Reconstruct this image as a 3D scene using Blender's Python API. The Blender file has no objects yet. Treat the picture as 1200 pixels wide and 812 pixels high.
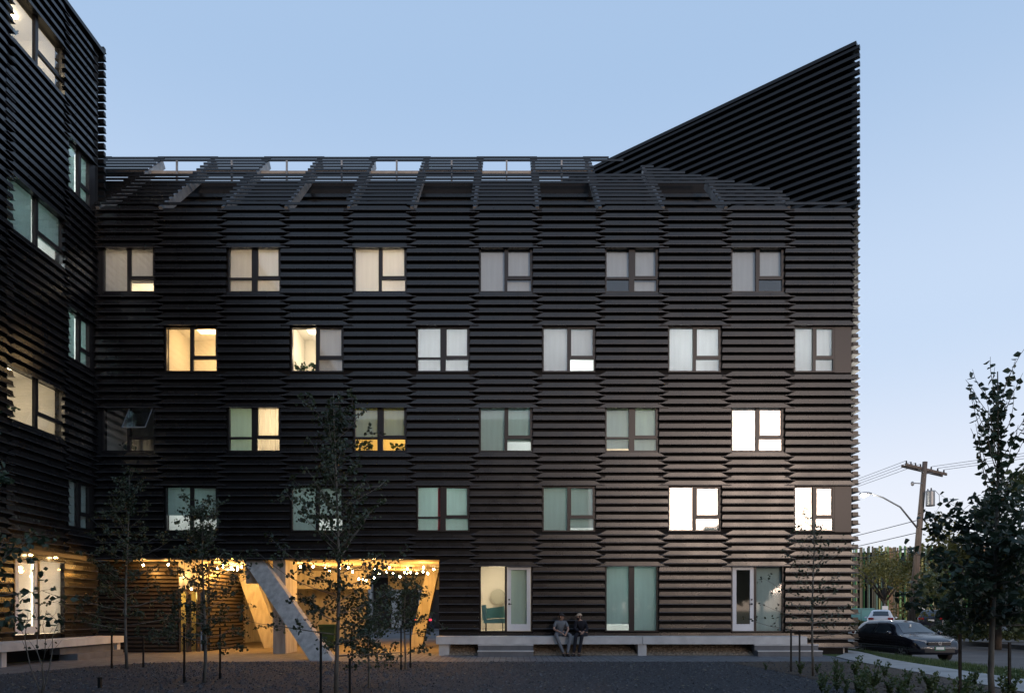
import bpy, bmesh, math, random
from mathutils import Vector, Matrix, noise as mnoise
R = math.radians
S = bpy.context.scene
C = S.collection

# ------------------------------------------------------------ camera
F = 820.0; PX = 1200; EYE = 1.6
cam = bpy.data.cameras.new("camera"); camo = bpy.data.objects.new("camera", cam); C.objects.link(camo)
cam.sensor_width = 36; cam.lens = 36 * F / PX
cam.shift_y = (715 - 406) / PX
cam.clip_start = .1; cam.clip_end = 6000
camo.location = (0, 0, EYE); camo.rotation_euler = (R(90), 0, 0)
S.camera = camo

# ------------------------------------------------------------ sky and sun (sun just at the horizon behind the camera, to its right)
SUN_EL, SUN_AZ = 9.0, 161.0
SUND = Vector((math.sin(R(SUN_AZ)) * math.cos(R(SUN_EL)), math.cos(R(SUN_AZ)) * math.cos(R(SUN_EL)), math.sin(R(SUN_EL))))
w = bpy.data.worlds.new("World"); S.world = w; w.use_nodes = True
nt = w.node_tree; nt.nodes.clear(); NN = nt.nodes.new; LK = nt.links.new
sky = NN("ShaderNodeTexSky"); sky.sky_type = 'NISHITA'; sky.sun_disc = False
sky.sun_elevation = R(SUN_EL); sky.sun_rotation = R(SUN_AZ)
sky.air_density = 1.0; sky.dust_density = 1.2; sky.ozone_density = 2.0
# hazy dusk: the clear-sky model is veiled by a pale blue to lilac haze that thickens to the horizon
tcw = NN("ShaderNodeTexCoord"); sx = NN("ShaderNodeSeparateXYZ"); LK(tcw.outputs["Generated"], sx.inputs[0])
rw = NN("ShaderNodeValToRGB"); rw.color_ramp.interpolation = 'EASE'
for p_, c_ in ((0., (8.9, 9.0, 9.7)), (.10, (8.4, 8.7, 9.7)), (.35, (5.8, 7.1, 9.1)), (.62, (4.0, 5.6, 8.0)), (1., (2.4, 3.8, 6.5))):
    e_ = rw.color_ramp.elements.new(p_) if p_ not in (0., 1.) else rw.color_ramp.elements[0 if p_ == 0. else -1]
    e_.position = p_; e_.color = (*[q / 10 for q in c_], 1)
LK(sx.outputs[2], rw.inputs[0])
hz = NN("ShaderNodeVectorMath"); hz.operation = 'SCALE'; hz.inputs[3].default_value = 10.; LK(rw.outputs[0], hz.inputs[0])
mxw = NN("ShaderNodeMix"); mxw.data_type = 'RGBA'; mxw.inputs[0].default_value = .88
LK(sky.outputs[0], mxw.inputs[6]); LK(hz.outputs[0], mxw.inputs[7])
bg = NN("ShaderNodeBackground"); bg.inputs[1].default_value = .1
wo = NN("ShaderNodeOutputWorld")
LK(mxw.outputs[2], bg.inputs[0]); LK(bg.outputs[0], wo.inputs[0])
sl = bpy.data.lights.new("sun", 'SUN'); sl.energy = .9; sl.angle = R(15.5); sl.color = (1, .74, .58)
so = bpy.data.objects.new("sun", sl); C.objects.link(so)
so.rotation_euler = SUND.to_track_quat('Z', 'Y').to_euler(); so.location = (20, -20, 40)
S.view_settings.view_transform = 'Standard'; S.view_settings.look = 'None'
S.view_settings.exposure = 0.15; S.view_settings.gamma = 1
S.render.engine = 'CYCLES'
S.cycles.use_denoising = True; S.cycles.max_bounces = 7; S.cycles.transparent_max_bounces = 16
S.cycles.sample_clamp_indirect = 6; S.cycles.caustics_reflective = False; S.cycles.caustics_refractive = False
LIT = 3.0      # strength of lamps indoors

# ------------------------------------------------------------ helpers
def mat(name, col, rough=.6, metal=0., var=.0, vscale=4., bump=0., bscale=30., spec=.5, rnd=0., coord='Object', stretch=(1, 1, 1), col2=None, detail=4.):
    m = bpy.data.materials.new(name); m.use_nodes = True
    n = m.node_tree.nodes; l = m.node_tree.links
    b = n["Principled BSDF"]
    b.inputs["Base Color"].default_value = (*col, 1); b.inputs["Roughness"].default_value = rough
    b.inputs["Metallic"].default_value = metal; b.inputs["Specular IOR Level"].default_value = spec
    tc = n.new("ShaderNodeTexCoord"); mp = n.new("ShaderNodeMapping"); mp.inputs["Scale"].default_value = stretch
    l.new(tc.outputs[coord], mp.inputs[0])
    src = None
    if var or col2:
        t = n.new("ShaderNodeTexNoise"); t.inputs["Scale"].default_value = vscale; t.inputs["Detail"].default_value = detail
        l.new(mp.outputs[0], t.inputs["Vector"])
        r = n.new("ShaderNodeValToRGB"); r.color_ramp.elements[0].position = .32; r.color_ramp.elements[1].position = .68
        c2 = col2 or tuple(min(1, c * (1 + var)) for c in col)
        c1 = col if col2 else tuple(c * (1 - var) for c in col)
        r.color_ramp.elements[0].color = (*c1, 1); r.color_ramp.elements[1].color = (*c2, 1)
        l.new(t.outputs["Fac"], r.inputs[0]); src = r.outputs[0]
    if rnd:
        oi = n.new("ShaderNodeObjectInfo"); mr = n.new("ShaderNodeMapRange")
        mr.inputs["To Min"].default_value = 1 - rnd; mr.inputs["To Max"].default_value = 1 + rnd
        l.new(oi.outputs["Random"], mr.inputs[0])
        hs = n.new("ShaderNodeHueSaturation"); hs.inputs["Color"].default_value = (*col, 1)
        if src: l.new(src, hs.inputs["Color"])
        l.new(mr.outputs[0], hs.inputs["Value"]); src = hs.outputs[0]
    if src: l.new(src, b.inputs["Base Color"])
    if bump:
        t = n.new("ShaderNodeTexNoise"); t.inputs["Scale"].default_value = bscale; t.inputs["Detail"].default_value = 5
        l.new(mp.outputs[0], t.inputs["Vector"])
        bp = n.new("ShaderNodeBump"); bp.inputs["Strength"].default_value = bump; bp.inputs["Distance"].default_value = .02
        l.new(t.outputs["Fac"], bp.inputs["Height"]); l.new(bp.outputs[0], b.inputs["Normal"])
    return m

def emis(name, col, st):
    m = bpy.data.materials.new(name); m.use_nodes = True
    b = m.node_tree.nodes["Principled BSDF"]; b.inputs["Base Color"].default_value = (*col, 1)
    b.inputs["Emission Color"].default_value = (*col, 1); b.inputs["Emission Strength"].default_value = st
    return m

def glass(name, tint, rough=.0, boost=3.2):
    m = bpy.data.materials.new(name); m.use_nodes = True
    n = m.node_tree.nodes; l = m.node_tree.links; n.clear()
    o = n.new("ShaderNodeOutputMaterial"); mx = n.new("ShaderNodeMixShader")
    tr = n.new("ShaderNodeBsdfTransparent"); tr.inputs[0].default_value = (*tint, 1)
    gl = n.new("ShaderNodeBsdfGlossy"); gl.inputs["Roughness"].default_value = rough
    fr = n.new("ShaderNodeFresnel"); fr.inputs[0].default_value = 1.52
    mu = n.new("ShaderNodeMath"); mu.operation = 'MULTIPLY'; mu.inputs[1].default_value = boost; mu.use_clamp = True
    ge = n.new("ShaderNodeNewGeometry"); iv = n.new("ShaderNodeMath"); iv.operation = 'SUBTRACT'; iv.inputs[0].default_value = 1
    l.new(ge.outputs["Backfacing"], iv.inputs[1]); m2 = n.new("ShaderNodeMath"); m2.operation = 'MULTIPLY'
    l.new(fr.outputs[0], mu.inputs[0]); l.new(mu.outputs[0], m2.inputs[0]); l.new(iv.outputs[0], m2.inputs[1]); l.new(m2.outputs[0], mx.inputs[0])
    l.new(tr.outputs[0], mx.inputs[1]); l.new(gl.outputs[0], mx.inputs[2]); l.new(mx.outputs[0], o.inputs[0])
    return m

def leafmat(name, c1, c2, trans=.25, scale=1.5):
    m = bpy.data.materials.new(name); m.use_nodes = True
    n = m.node_tree.nodes; l = m.node_tree.links; b = n["Principled BSDF"]; o = n["Material Output"]
    tc = n.new("ShaderNodeTexCoord"); t = n.new("ShaderNodeTexNoise"); t.inputs["Scale"].default_value = scale; t.inputs["Detail"].default_value = 8
    l.new(tc.outputs["Object"], t.inputs["Vector"])
    r = n.new("ShaderNodeValToRGB"); r.color_ramp.elements[0].position = .35; r.color_ramp.elements[1].position = .66
    r.color_ramp.elements[0].color = (*c1, 1); r.color_ramp.elements[1].color = (*c2, 1)
    l.new(t.outputs["Fac"], r.inputs[0]); l.new(r.outputs[0], b.inputs["Base Color"])
    b.inputs["Roughness"].default_value = .45
    tl = n.new("ShaderNodeBsdfTranslucent"); l.new(r.outputs[0], tl.inputs[0])
    mx = n.new("ShaderNodeMixShader"); mx.inputs[0].default_value = trans
    l.new(b.outputs[0], mx.inputs[1]); l.new(tl.outputs[0], mx.inputs[2]); l.new(mx.outputs[0], o.inputs[0])
    return m

def blindmat(name, col, trans=.4):
    m = bpy.data.materials.new(name); m.use_nodes = True
    n = m.node_tree.nodes; l = m.node_tree.links; o = n["Material Output"]; b = n["Principled BSDF"]
    b.inputs["Base Color"].default_value = (*col, 1); b.inputs["Roughness"].default_value = .9
    tc = n.new("ShaderNodeTexCoord"); mp = n.new("ShaderNodeMapping"); mp.inputs["Scale"].default_value = (9, 9, .6)
    t = n.new("ShaderNodeTexNoise"); t.inputs["Scale"].default_value = 1.2
    l.new(tc.outputs["Object"], mp.inputs[0]); l.new(mp.outputs[0], t.inputs["Vector"])
    r = n.new("ShaderNodeValToRGB"); r.color_ramp.elements[0].color = (*[c * .8 for c in col], 1); r.color_ramp.elements[1].color = (*col, 1)
    l.new(t.outputs["Fac"], r.inputs[0]); l.new(r.outputs[0], b.inputs["Base Color"])
    tl = n.new("ShaderNodeBsdfTranslucent"); l.new(r.outputs[0], tl.inputs[0])
    mx = n.new("ShaderNodeMixShader"); mx.inputs[0].default_value = trans
    l.new(b.outputs[0], mx.inputs[1]); l.new(tl.outputs[0], mx.inputs[2]); l.new(mx.outputs[0], o.inputs[0])
    return m

class MB:
    def __init__(s): s.v = []; s.f = []
    def poly(s, pts):
        i = len(s.v); s.v += [tuple(p) for p in pts]; s.f.append(tuple(range(i, i + len(pts)))); return s
    def box(s, a, b):
        x0, y0, z0 = (min(a[i], b[i]) for i in range(3)); x1, y1, z1 = (max(a[i], b[i]) for i in range(3))
        i = len(s.v)
        s.v += [(x0,y0,z0),(x1,y0,z0),(x1,y1,z0),(x0,y1,z0),(x0,y0,z1),(x1,y0,z1),(x1,y1,z1),(x0,y1,z1)]
        s.f += [tuple(i+k for k in q) for q in ((3,2,1,0),(4,5,6,7),(0,1,5,4),(1,2,6,5),(2,3,7,6),(3,0,4,7))]
        return s
    def loft(s, rings, cap=True, closed=True):
        i = len(s.v); n = len(rings[0])
        for r in rings: s.v += [tuple(p) for p in r]
        for a in range(len(rings) - 1):
            for b in range(n if closed else n - 1):
                c = (b + 1) % n
                s.f.append((i+a*n+b, i+a*n+c, i+(a+1)*n+c, i+(a+1)*n+b))
        if cap and closed:
            s.f.append(tuple(i + k for k in reversed(range(n)))); s.f.append(tuple(i + (len(rings)-1)*n + k for k in range(n)))
        return s
    def tube(s, pts, r0, r1=None, n=6):
        r1 = r0 if r1 is None else r1
        pts = [Vector(p) for p in pts]; rings = []
        for k, p in enumerate(pts):
            t = (pts[min(k+1, len(pts)-1)] - pts[max(k-1, 0)]).normalized()
            u = t.cross(Vector((.31, .17, .93))).normalized() if abs(t.z) < .9 else t.cross(Vector((1, .1, 0))).normalized()
            v = t.cross(u); rr = r0 + (r1 - r0) * k / max(1, len(pts)-1)
            rings.append([p + (u*math.cos(a) + v*math.sin(a))*rr for a in (2*math.pi*j/n for j in range(n))])
        return s.loft(rings)
    def ball(s, c, rx, ry=None, rz=None, nu=8, nv=6):
        ry = rx if ry is None else ry; rz = rx if rz is None else rz
        rings = [[(c[0]+rx*math.sin(a)*math.cos(b), c[1]+ry*math.sin(a)*math.sin(b), c[2]-rz*math.cos(a)) for b in (2*math.pi*j/nu for j in range(nu))] for a in (math.pi*(k+.02)/(nv+.04) for k in range(nv+1))]
        return s.loft(rings)
    def mesh(s, name, m, smooth=False, off=(0, 0, 0)):
        me = bpy.data.meshes.new(name)
        me.from_pydata([(p[0]-off[0], p[1]-off[1], p[2]-off[2]) for p in s.v], [], s.f); me.update()
        if m: me.materials.append(m)
        if smooth:
            for p in me.polygons: p.use_smooth = True
        return me
    def build(s, name, m, parent=None, smooth=False, off=(0, 0, 0), **tags):
        o = bpy.data.objects.new(name, s.mesh(name, m, smooth, off)); C.objects.link(o); o.parent = parent
        for k, v in tags.items(): o[k] = v
        return o

def thing(name, label, cat, loc=(0, 0, 0), rz=0, group=None):
    o = bpy.data.objects.new(name, None); C.objects.link(o); o.location = loc; o.rotation_euler = (0, 0, rz)
    o.empty_display_size = .3
    o['label'] = label; o['category'] = cat
    if group: o['group'] = group
    return o
def tag(o, label, cat, group=None):
    o['label'] = label; o['category'] = cat
    if group: o['group'] = group
    return o
def inst(name, me, parent, loc, rot=(0, 0, 0)):
    o = bpy.data.objects.new(name, me); C.objects.link(o); o.parent = parent; o.location = loc; o.rotation_euler = rot
    return o
def copy_tree(o, parent=None):
    c = o.copy(); C.objects.link(c); c.parent = parent
    for ch in o.children: copy_tree(ch, c)
    return c

FY = 25.78          # plane of the courtyard wall behind the slats
FS = 25.6           # plane of the slat lips
def X(px, y=FS): return (px - 600) * y / F
def Z(py, y=FS): return EYE + (715 - py) * y / F
def G(px, py, h=0.):
    y = (EYE - h) * F / (py - 715); return (X(px, y), y)

# ------------------------------------------------------------ materials
M = {}
M['fin'] = mat('dark_metal_slat', (.0065, .0062, .0068), .26, .0, var=.05, vscale=2.5, rnd=.22, stretch=(.4, 1, .4), spec=.62)
M['lip'] = mat('skylit_slat_lip', (.07, .07, .075), .35, .3, var=.15, vscale=3)  # lip colour lightened so the edges read as catching sky light
def worn(m):
    n = m.node_tree.nodes; l = m.node_tree.links
    tc = n.new("ShaderNodeTexCoord"); mp = n.new("ShaderNodeMapping"); mp.inputs["Scale"].default_value = (.9, 1, .9)
    t = n.new("ShaderNodeTexNoise"); t.inputs["Scale"].default_value = 1.4; t.inputs["Detail"].default_value = 6
    oi = n.new("ShaderNodeObjectInfo"); ad = n.new("ShaderNodeVectorMath"); ad.operation = 'ADD'
    l.new(tc.outputs["Object"], ad.inputs[0]); l.new(oi.outputs["Location"], ad.inputs[1]); l.new(ad.outputs[0], mp.inputs[0])
    mr = n.new("ShaderNodeMapRange"); mr.inputs["From Min"].default_value = .3; mr.inputs["From Max"].default_value = .7; mr.inputs["To Min"].default_value = .24; mr.inputs["To Max"].default_value = .32
    l.new(mp.outputs[0], t.inputs["Vector"]); l.new(t.outputs["Fac"], mr.inputs[0]); l.new(mr.outputs[0], n["Principled BSDF"].inputs["Roughness"])
worn(M['fin'])
M['gable'] = mat('dark_metal_slat_gable', (.0065, .0062, .0068), .30, .0, var=.12, vscale=2.5, rnd=.12, spec=.35)
M['back'] = mat('black_membrane', (.006, .0055, .006), .85, var=.3, vscale=3)
M['alu'] = mat('black_aluminium', (.022, .02, .021), .38, .3)
M['rafter'] = mat('grey_steel', (.30, .29, .28), .5, .3, var=.25, vscale=3)
M['conc'] = mat('board_formed_concrete', (.42, .40, .37), .85, var=.22, vscale=1.6, bump=.35, bscale=14, stretch=(3.5, 3.5, .5))
M['conc_light'] = mat('pale_precast_concrete', (.60, .595, .58), .8, var=.13, vscale=2.2, bump=.15, bscale=45)
M['step'] = mat('dark_concrete_step', (.16, .165, .175), .8, var=.15, vscale=3, bump=.15, bscale=45)
M['ceil'] = mat('board_concrete_ceiling', (.36, .32, .27), .8, var=.25, vscale=1.2, bump=.3, bscale=9, stretch=(.5, 4, 1))
M['floor'] = mat('passage_paving', (.16, .14, .12), .75, var=.18, vscale=1.2, bump=.1)
M['white'] = mat('white_paint', (.72, .73, .74), .45, var=.04, vscale=3)
M['glass'] = glass('window_glass', (.94, .955, .95), .035)
M['wroom'] = mat('room_paint', (.72, .70, .66), .9)
M['blind'] = blindmat('roller_blind', (.72, .86, .82), .3)
M['blind_white'] = blindmat('white_blind', (.87, .86, .86), .3)
M['curtain'] = blindmat('cream_curtain', (.66, .60, .50), .35)
M['gravel'] = mat('dark_gravel', (.013, .014, .016), .9, col2=(.07, .074, .083), vscale=13, bump=1., bscale=40, detail=14)
M['mulch'] = mat('wood_mulch', (.035, .026, .02), .95, col2=(.12, .09, .065), vscale=16, bump=.9, bscale=40, detail=9)
M['tan_rock'] = mat('tan_river_rock', (.17, .135, .10), .9, col2=(.42, .35, .27), vscale=14, bump=.9, bscale=25, detail=8)
M['walk'] = mat('sidewalk_concrete', (.36, .355, .34), .85, var=.14, vscale=1.3, bump=.2, bscale=40, rnd=.06)
M['asphalt'] = mat('worn_asphalt', (.10, .096, .093), .88, var=.22, vscale=.9, bump=.3, bscale=60)
M['lawn'] = mat('short_grass', (.05, .085, .02), .95, col2=(.10, .14, .04), vscale=6, bump=.6, bscale=60)
M['bark'] = mat('young_bark', (.17, .155, .13), .85, var=.35, vscale=9, stretch=(1, 1, .4), bump=.4)
M['darkbark'] = mat('brown_bark', (.075, .06, .048), .9, var=.35, vscale=9, stretch=(1, 1, .3), bump=.5)
M['leaf'] = leafmat('aspen_leaf', (.026, .044, .024), (.07, .095, .048))
M['leaf_near'] = leafmat('broad_leaf', (.022, .045, .028), (.06, .095, .05), .25, .9)
M['olive'] = leafmat('olive_leaf', (.08, .085, .02), (.26, .22, .055), .35, .5)
M['deep'] = leafmat('deep_green_leaf', (.03, .05, .02), (.10, .12, .04), .35, .6)
M['weed'] = leafmat('weed_leaf', (.05, .095, .035), (.14, .19, .075), .3, 2)
M['stake'] = mat('dark_steel_stake', (.02, .022, .022), .6, .4)
M['wood'] = mat('weathered_pole_wood', (.16, .125, .1), .9, var=.35, vscale=5, stretch=(3, 3, .15), bump=.4)
M['galv'] = mat('galvanised_metal', (.32, .33, .34), .45, .6, var=.1)
M['rubber'] = mat('tyre_rubber', (.018, .018, .018), .85)
M['rim'] = mat('alloy_rim', (.42, .42, .42), .35, .8)
M['carblack'] = mat('black_car_paint', (.012, .012, .018), .14, .0, spec=.9)
M['cardark'] = mat('dark_blue_car_paint', (.02, .024, .036), .25, .2, spec=.6)
M['carwhite'] = mat('white_car_paint', (.72, .72, .74), .25, 0)
M['plast'] = mat('black_plastic', (.02, .02, .02), .5)
M['carglass'] = mat('tinted_car_glass', (.045, .055, .06), .06, .0, spec=.9)
M['headl'] = mat('headlight_lens', (.72, .74, .76), .15, .0)
M['chrome'] = mat('chrome_trim', (.6, .6, .62), .2, 1.)
M['red'] = emis('tail_light', (.8, .02, .03), .0)
M['plate'] = mat('number_plate', (.75, .77, .74), .5)
M['greenplate'] = mat('green_plate_frame', (.03, .16, .08), .5)

# ------------------------------------------------------------ the ground
def sheet(name, pts, z, m, kind='structure', parent=None):
    o = MB().poly([(p[0], p[1], z) for p in pts]).build(name, m, parent)
    if kind: o['kind'] = kind
    return o
sheet('ground', [(-3000, -3000), (3000, -3000), (3000, 3000), (-3000, 3000)], -.27, M['lawn'])
sheet('road', [(13.72, -60), (24, -60), (24, 130), (13.72, 130)], -.24, M['asphalt'])
sheet('parking_lot', [(-40, 37.5), (13.72, 37.5), (13.72, 120), (-40, 120)], -.236, M['asphalt'])
MB().box((24, -40, -.3), (75, 74, -.03)).build('far_parking_lot', M['asphalt'], kind='structure')
kerb = MB().box((13.58, -30, -.26), (13.74, 100, .0)).build('kerb', M['walk']); kerb['kind'] = 'structure'
gravel_edge = [(-14.4, -25), (-12.9, 14), (-12.75, 17.5), (-12.1, 19.6), (-11.2, 21.2), (-9.8, 21.85), (7.2, 21.9), (8, 21.9), (9.6, 13.5), (9.6, -25)]
sheet('gravel_court', gravel_edge, .004, M['gravel'])
sheet('court_base', [(-16, -26), (13.58, -26), (13.58, 40), (-16, 40)], -.004, M['lawn'])
def paver_mat():
    m = mat('concrete_pavers', (.17, .175, .185), .8, bump=.15, bscale=50)
    n = m.node_tree.nodes; l = m.node_tree.links
    tc = n.new("ShaderNodeTexCoord"); bt = n.new("ShaderNodeTexBrick")
    bt.inputs["Scale"].default_value = 1.; bt.inputs["Brick Width"].default_value = .3; bt.inputs["Row Height"].default_value = .2
    bt.inputs["Mortar Size"].default_value = .01
    bt.inputs["Color1"].default_value = (.20, .205, .215, 1); bt.inputs["Color2"].default_value = (.135, .14, .15, 1); bt.inputs["Mortar"].default_value = (.04, .04, .04, 1)
    mp = n.new("ShaderNodeMapping"); mp.inputs["Rotation"].default_value = (0, 0, R(90))
    l.new(tc.outputs["Object"], mp.inputs[0]); l.new(mp.outputs[0], bt.inputs["Vector"]); l.new(bt.outputs["Color"], n["Principled BSDF"].inputs["Base Color"])
    return m
M['paver'] = paver_mat()
sheet('path', [(-15.2, -25), (-14.4, -25), (-12.9, 14), (-12.75, 17.5), (-12.1, 19.6), (-11.2, 21.2), (-9.8, 21.85), (10.75, 21.9), (11.2, 24.3), (11.2, 26.2), (-15.2, 26.2)], .001, M['paver'])
sheet('passage_floor', [(-15.2, 25.9), (-2.6, 25.9), (-2.6, 40), (-15.2, 40)], .006, M['floor'])
rk = MB().poly([(-2.4, 24.78, .012), (9.2, 24.78, .012), (9.2, 25.77, .38), (-2.4, 25.77, .38)]).build('rock_bed', M['tan_rock'], kind='stuff')
# slabs of the street pavement
swl = [(9.9, 13.5), (10.35, 17.7), (10.7, 21.9), (11.15, 24.2), (12.78, 26.4), (12.9, 29), (12.9, 45)]
swr = [(11.75, 13.5), (11.8, 17.7), (12.1, 21.9), (12.62, 24.2), (13.3, 26.4), (13.45, 29), (13.45, 45)]
sw = sheet('sidewalk', [(9.9, 4)] + swl + swr[::-1] + [(11.75, 4)], .003, M['asphalt'])
def lerp(a, b, t): return tuple(a[i] + (b[i]-a[i])*t for i in range(len(a)))
def at_y(pl, y):
    for a, b in zip(pl, pl[1:]):
        if a[1] <= y <= b[1]: return lerp(a, b, (y-a[1])/(b[1]-a[1]))
    return (pl[0][0], y) if y < pl[0][1] else (pl[-1][0], y)
y = 9.0
while y < 40:
    a, b, c, d2 = at_y(swl, y+.012), at_y(swr, y+.012), at_y(swr, y+1.49), at_y(swl, y+1.49)
    a, b, c, d2 = ((p[0], q) for p, q in ((a, y+.012), (b, y+.012), (c, y+1.49), (d2, y+1.49)))
    MB().loft([[(*p, -.02) for p in (a, b, c, d2)], [(*p, .03) for p in (a, b, c, d2)]]).build('pavement_slab', M['walk'], sw)
    y += 1.5
bed = [(6.6, 21.3), (7.6, 21.88), (10.68, 21.88), (10.3, 17.7), (9.86, 13.5), (9.8, 9), (7.0, 9), (6.9, 13), (7.0, 17), (6.9, 19.5)]
sheet('planting_bed', bed, .010, M['mulch'])
verge = [(11.78, 4), (11.78, 13.5), (11.83, 17.7), (12.13, 21.9), (12.65, 24.2), (13.33, 26.4), (13.48, 29), (13.58, 29), (13.58, 4)]
sheet('grass_verge', verge, .006, M['lawn'])

rng = random.Random(5)
# loose stones on the gravel court
g = MB()
for i in range(14000):
    y = 12.6 + 9.2 * rng.random() ** .8; x = rng.uniform(-.76*y-.5, min(9.5, .76*y))
    lim = at_y([(p[0], p[1]) for p in gravel_edge[1:6]], y)[0]
    if x < lim or (x > 6.8 and rng.random() > .3): continue
    s = rng.uniform(.014, .042); a = rng.random()*6.28; j = len(g.v)
    ca, sa = math.cos(a)*s, math.sin(a)*s; k1 = rng.uniform(.5, 1)
    g.v += [(x+ca, y+sa, .008), (x-sa*k1, y+ca*k1, .006), (x-ca, y-sa, .008), (x+sa*k1, y-ca*k1, .006), (x+rng.uniform(-.3, .3)*s, y+rng.uniform(-.3, .3)*s, .008+s*rng.uniform(.5, 1))]
    g.f += [(j, j+1, j+4), (j+1, j+2, j+4), (j+2, j+3, j+4), (j+3, j, j+4)]
M['stone'] = mat('loose_stone', (.014, .015, .018), .85, col2=(.15, .155, .165), vscale=14, detail=3)
g.build('loose_gravel', M['stone'], kind='stuff')
g = MB()
for i in range(520):
    y = 13 + 8.6*rng.random(); x = rng.uniform(-.72*y, 7)
    if x < at_y(gravel_edge[1:6], y)[0]: continue
    s = rng.uniform(.025, .05); a = rng.random()*6.28
    g.poly([(x+math.cos(a+q)*s*k, y+math.sin(a+q)*s*k, .03+rng.uniform(0, .02)) for q, k in ((0, 1), (1.6, .5), (3.1, 1), (4.7, .5))])
M['dryleaf'] = mat('dry_leaf', (.22, .19, .13), .8, var=.3, vscale=2)
g.build('fallen_leaves', M['dryleaf'], kind='stuff')
g = MB()
for i in range(1500):
    y = rng.uniform(24.8, 25.7); x = rng.uniform(-2.3, 9.1); s = rng.uniform(.02, .05)
    g.ball((x, y, .012+(y-24.78)*.37+s*.3), s, s*rng.uniform(.6, 1), s*.6, 5, 3)
g.build('river_stones', M['tan_rock'], kind='stuff')
# grass blades on the verge and thin tufts in the bed
g = MB()
for i in range(16000):
    y = rng.uniform(11, 29); x0 = at_y(verge[1:7], y)[0]; x = rng.uniform(x0, 13.58)
    h = rng.uniform(.04, .11)*(1.7 if rng.random() < .06 else 1); a = rng.random()*6.28; wv = .006+.004*rng.random()
    dx, dy = math.cos(a)*wv, math.sin(a)*wv; lx, ly = rng.uniform(-.4, .4)*h, rng.uniform(-.4, .4)*h
    g.poly([(x-dx, y-dy, 0), (x+dx, y+dy, 0), (x+lx, y+ly, h)])
g.build('verge_grass', M['weed'], kind='stuff')

# ------------------------------------------------------------ main building
STO = 2.927; WH = 1.675
ROW = {'D': 4.50, 'C': 4.50+STO, 'B': 4.50+2*STO, 'A': 4.50+3*STO, 'E': 4.50+4*STO, 'Q': 4.50+5*STO}
COL = [148.5 + 74.05*k for k in range(12)]
GZ0, GZ1 = .82, 3.30
SOF = 3.47; EAVE = 16.44
bld = thing('apartment_building', 'five storey black slatted apartment block with tall pointed corner facing the gravel court', 'building', (0, FY, 0))
BO = (0, FY, 0)
def B(mb, name, m, smooth=False, **t): return mb.build(name, m, bld, smooth, BO, **t)

holes = []    # (x0, x1, z0, z1)
def win_x(k):
    if k == 11: return X(932), X(980)
    return X(COL[k]-31), X(COL[k]+31)
for r, z0 in (('A', ROW['A']), ('B', ROW['B']), ('C', ROW['C']), ('D', ROW['D'])):
    for k in range(12):
        if (k % 2 == 0) == (r in 'AC'): holes.append((*win_x(k), z0, z0+WH, k, r))
for k in (6, 8, 10): holes.append((*win_x(k), GZ0, GZ1, k, 'G'))
# wall: strips between the openings
WX0, WX1 = -15.35, 12.5
wall = MB()
def strip(z0, z1, x0, x1, hs):
    xs = x0
    for h in sorted(hs):
        wall.box((xs, FY, z0), (h[0], FY+.25, z1)); xs = h[1]
    wall.box((xs, FY, z0), (x1, FY+.25, z1))
lv = [(ROW[r], [h for h in holes if h[5] == r]) for r in 'DCBA']
gh = [h for h in holes if h[5] == 'G']
PXR = X(514)
strip(.0, GZ0, PXR, WX1-.3, []); strip(GZ0, GZ1, PXR, WX1, gh); strip(GZ1, SOF, PXR, WX1, [])
zc = SOF
for z0, hs in lv:
    strip(zc, z0, WX0, WX1, []); strip(z0, z0+WH, WX0, WX1, hs); zc = z0+WH
strip(zc, EAVE-.05, WX0, WX1, [])
B(wall, 'wall', M['back'])
sh = MB()
sh.box((WX1-.25, FY+.25, .0), (WX1, 40, EAVE-.05)); sh.box((WX0, 40, SOF), (WX1, 40.3, EAVE-.05))
sh.box((PXR, FY+.25, 0), (PXR+.3, 40, SOF+.3)); sh.box((PXR, 40, 0), (WX1, 40.3, SOF))
B(sh, 'outer_wall', M['back'])
B(MB().box((WX0, FY+.25, EAVE-.35), (WX1-.25, 40, EAVE-.05)), 'roof', M['back'])
B(MB().box((WX0, FY+.02, SOF+.003), (PXR, 39.98, SOF+.35)), 'soffit', M['ceil'])

# slat profile: flat face leaning out to a thin lip
def fin_profile(): return [(.035, .174), (.150, .174), (.156, .036), (.200, .014), (.200, 0.), (.035, .0)]      # (out, z)
def fin_mesh(L, ml=.04, mr=.04):
    """ml, mr: how far the top of the face is cut back from the ends of the lip"""
    P = fin_profile(); mb = MB(); K = (1, 1, .35, 0, 0, .35)
    mb.loft([[(ml*q, -o, z) for (o, z), q in zip(P, K)], [(L-mr*q, -o, z) for (o, z), q in zip(P, K)]])
    for t in (1/3, 2/3):
        mb.box((L*t-.012, -.168, .10), (L*t+.012, -.155, .125))
        mb.loft([[(L*t-.002+e, -o-.002, z) for o, z in P[1:3]] + [(L*t-.002+e, -o+.004, z) for o, z in P[2:0:-1]] for e in (0, .005)])
    return mb
def fin_rows(z_open, z0, z1, parity):
    """slat heights between openings z_open (list of (a, b)) from z0 up to z1"""
    out = []; segs = []; c = z0
    for a, b in sorted(z_open):
        segs.append((c, a)); c = b
    segs.append((c, z1))
    for i, (a, b) in enumerate(segs):
        if parity:
            if i > 0: a -= .09
            l_ = b - .207; n = max(1, round((l_-a)/.292)); p = (l_-a)/n; n += 1
        else: n = max(1, round((b-a)/.2985)); p = (b-a)/n
        out += [a+p*j for j in range(n)]
    return out
cands = []
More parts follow.
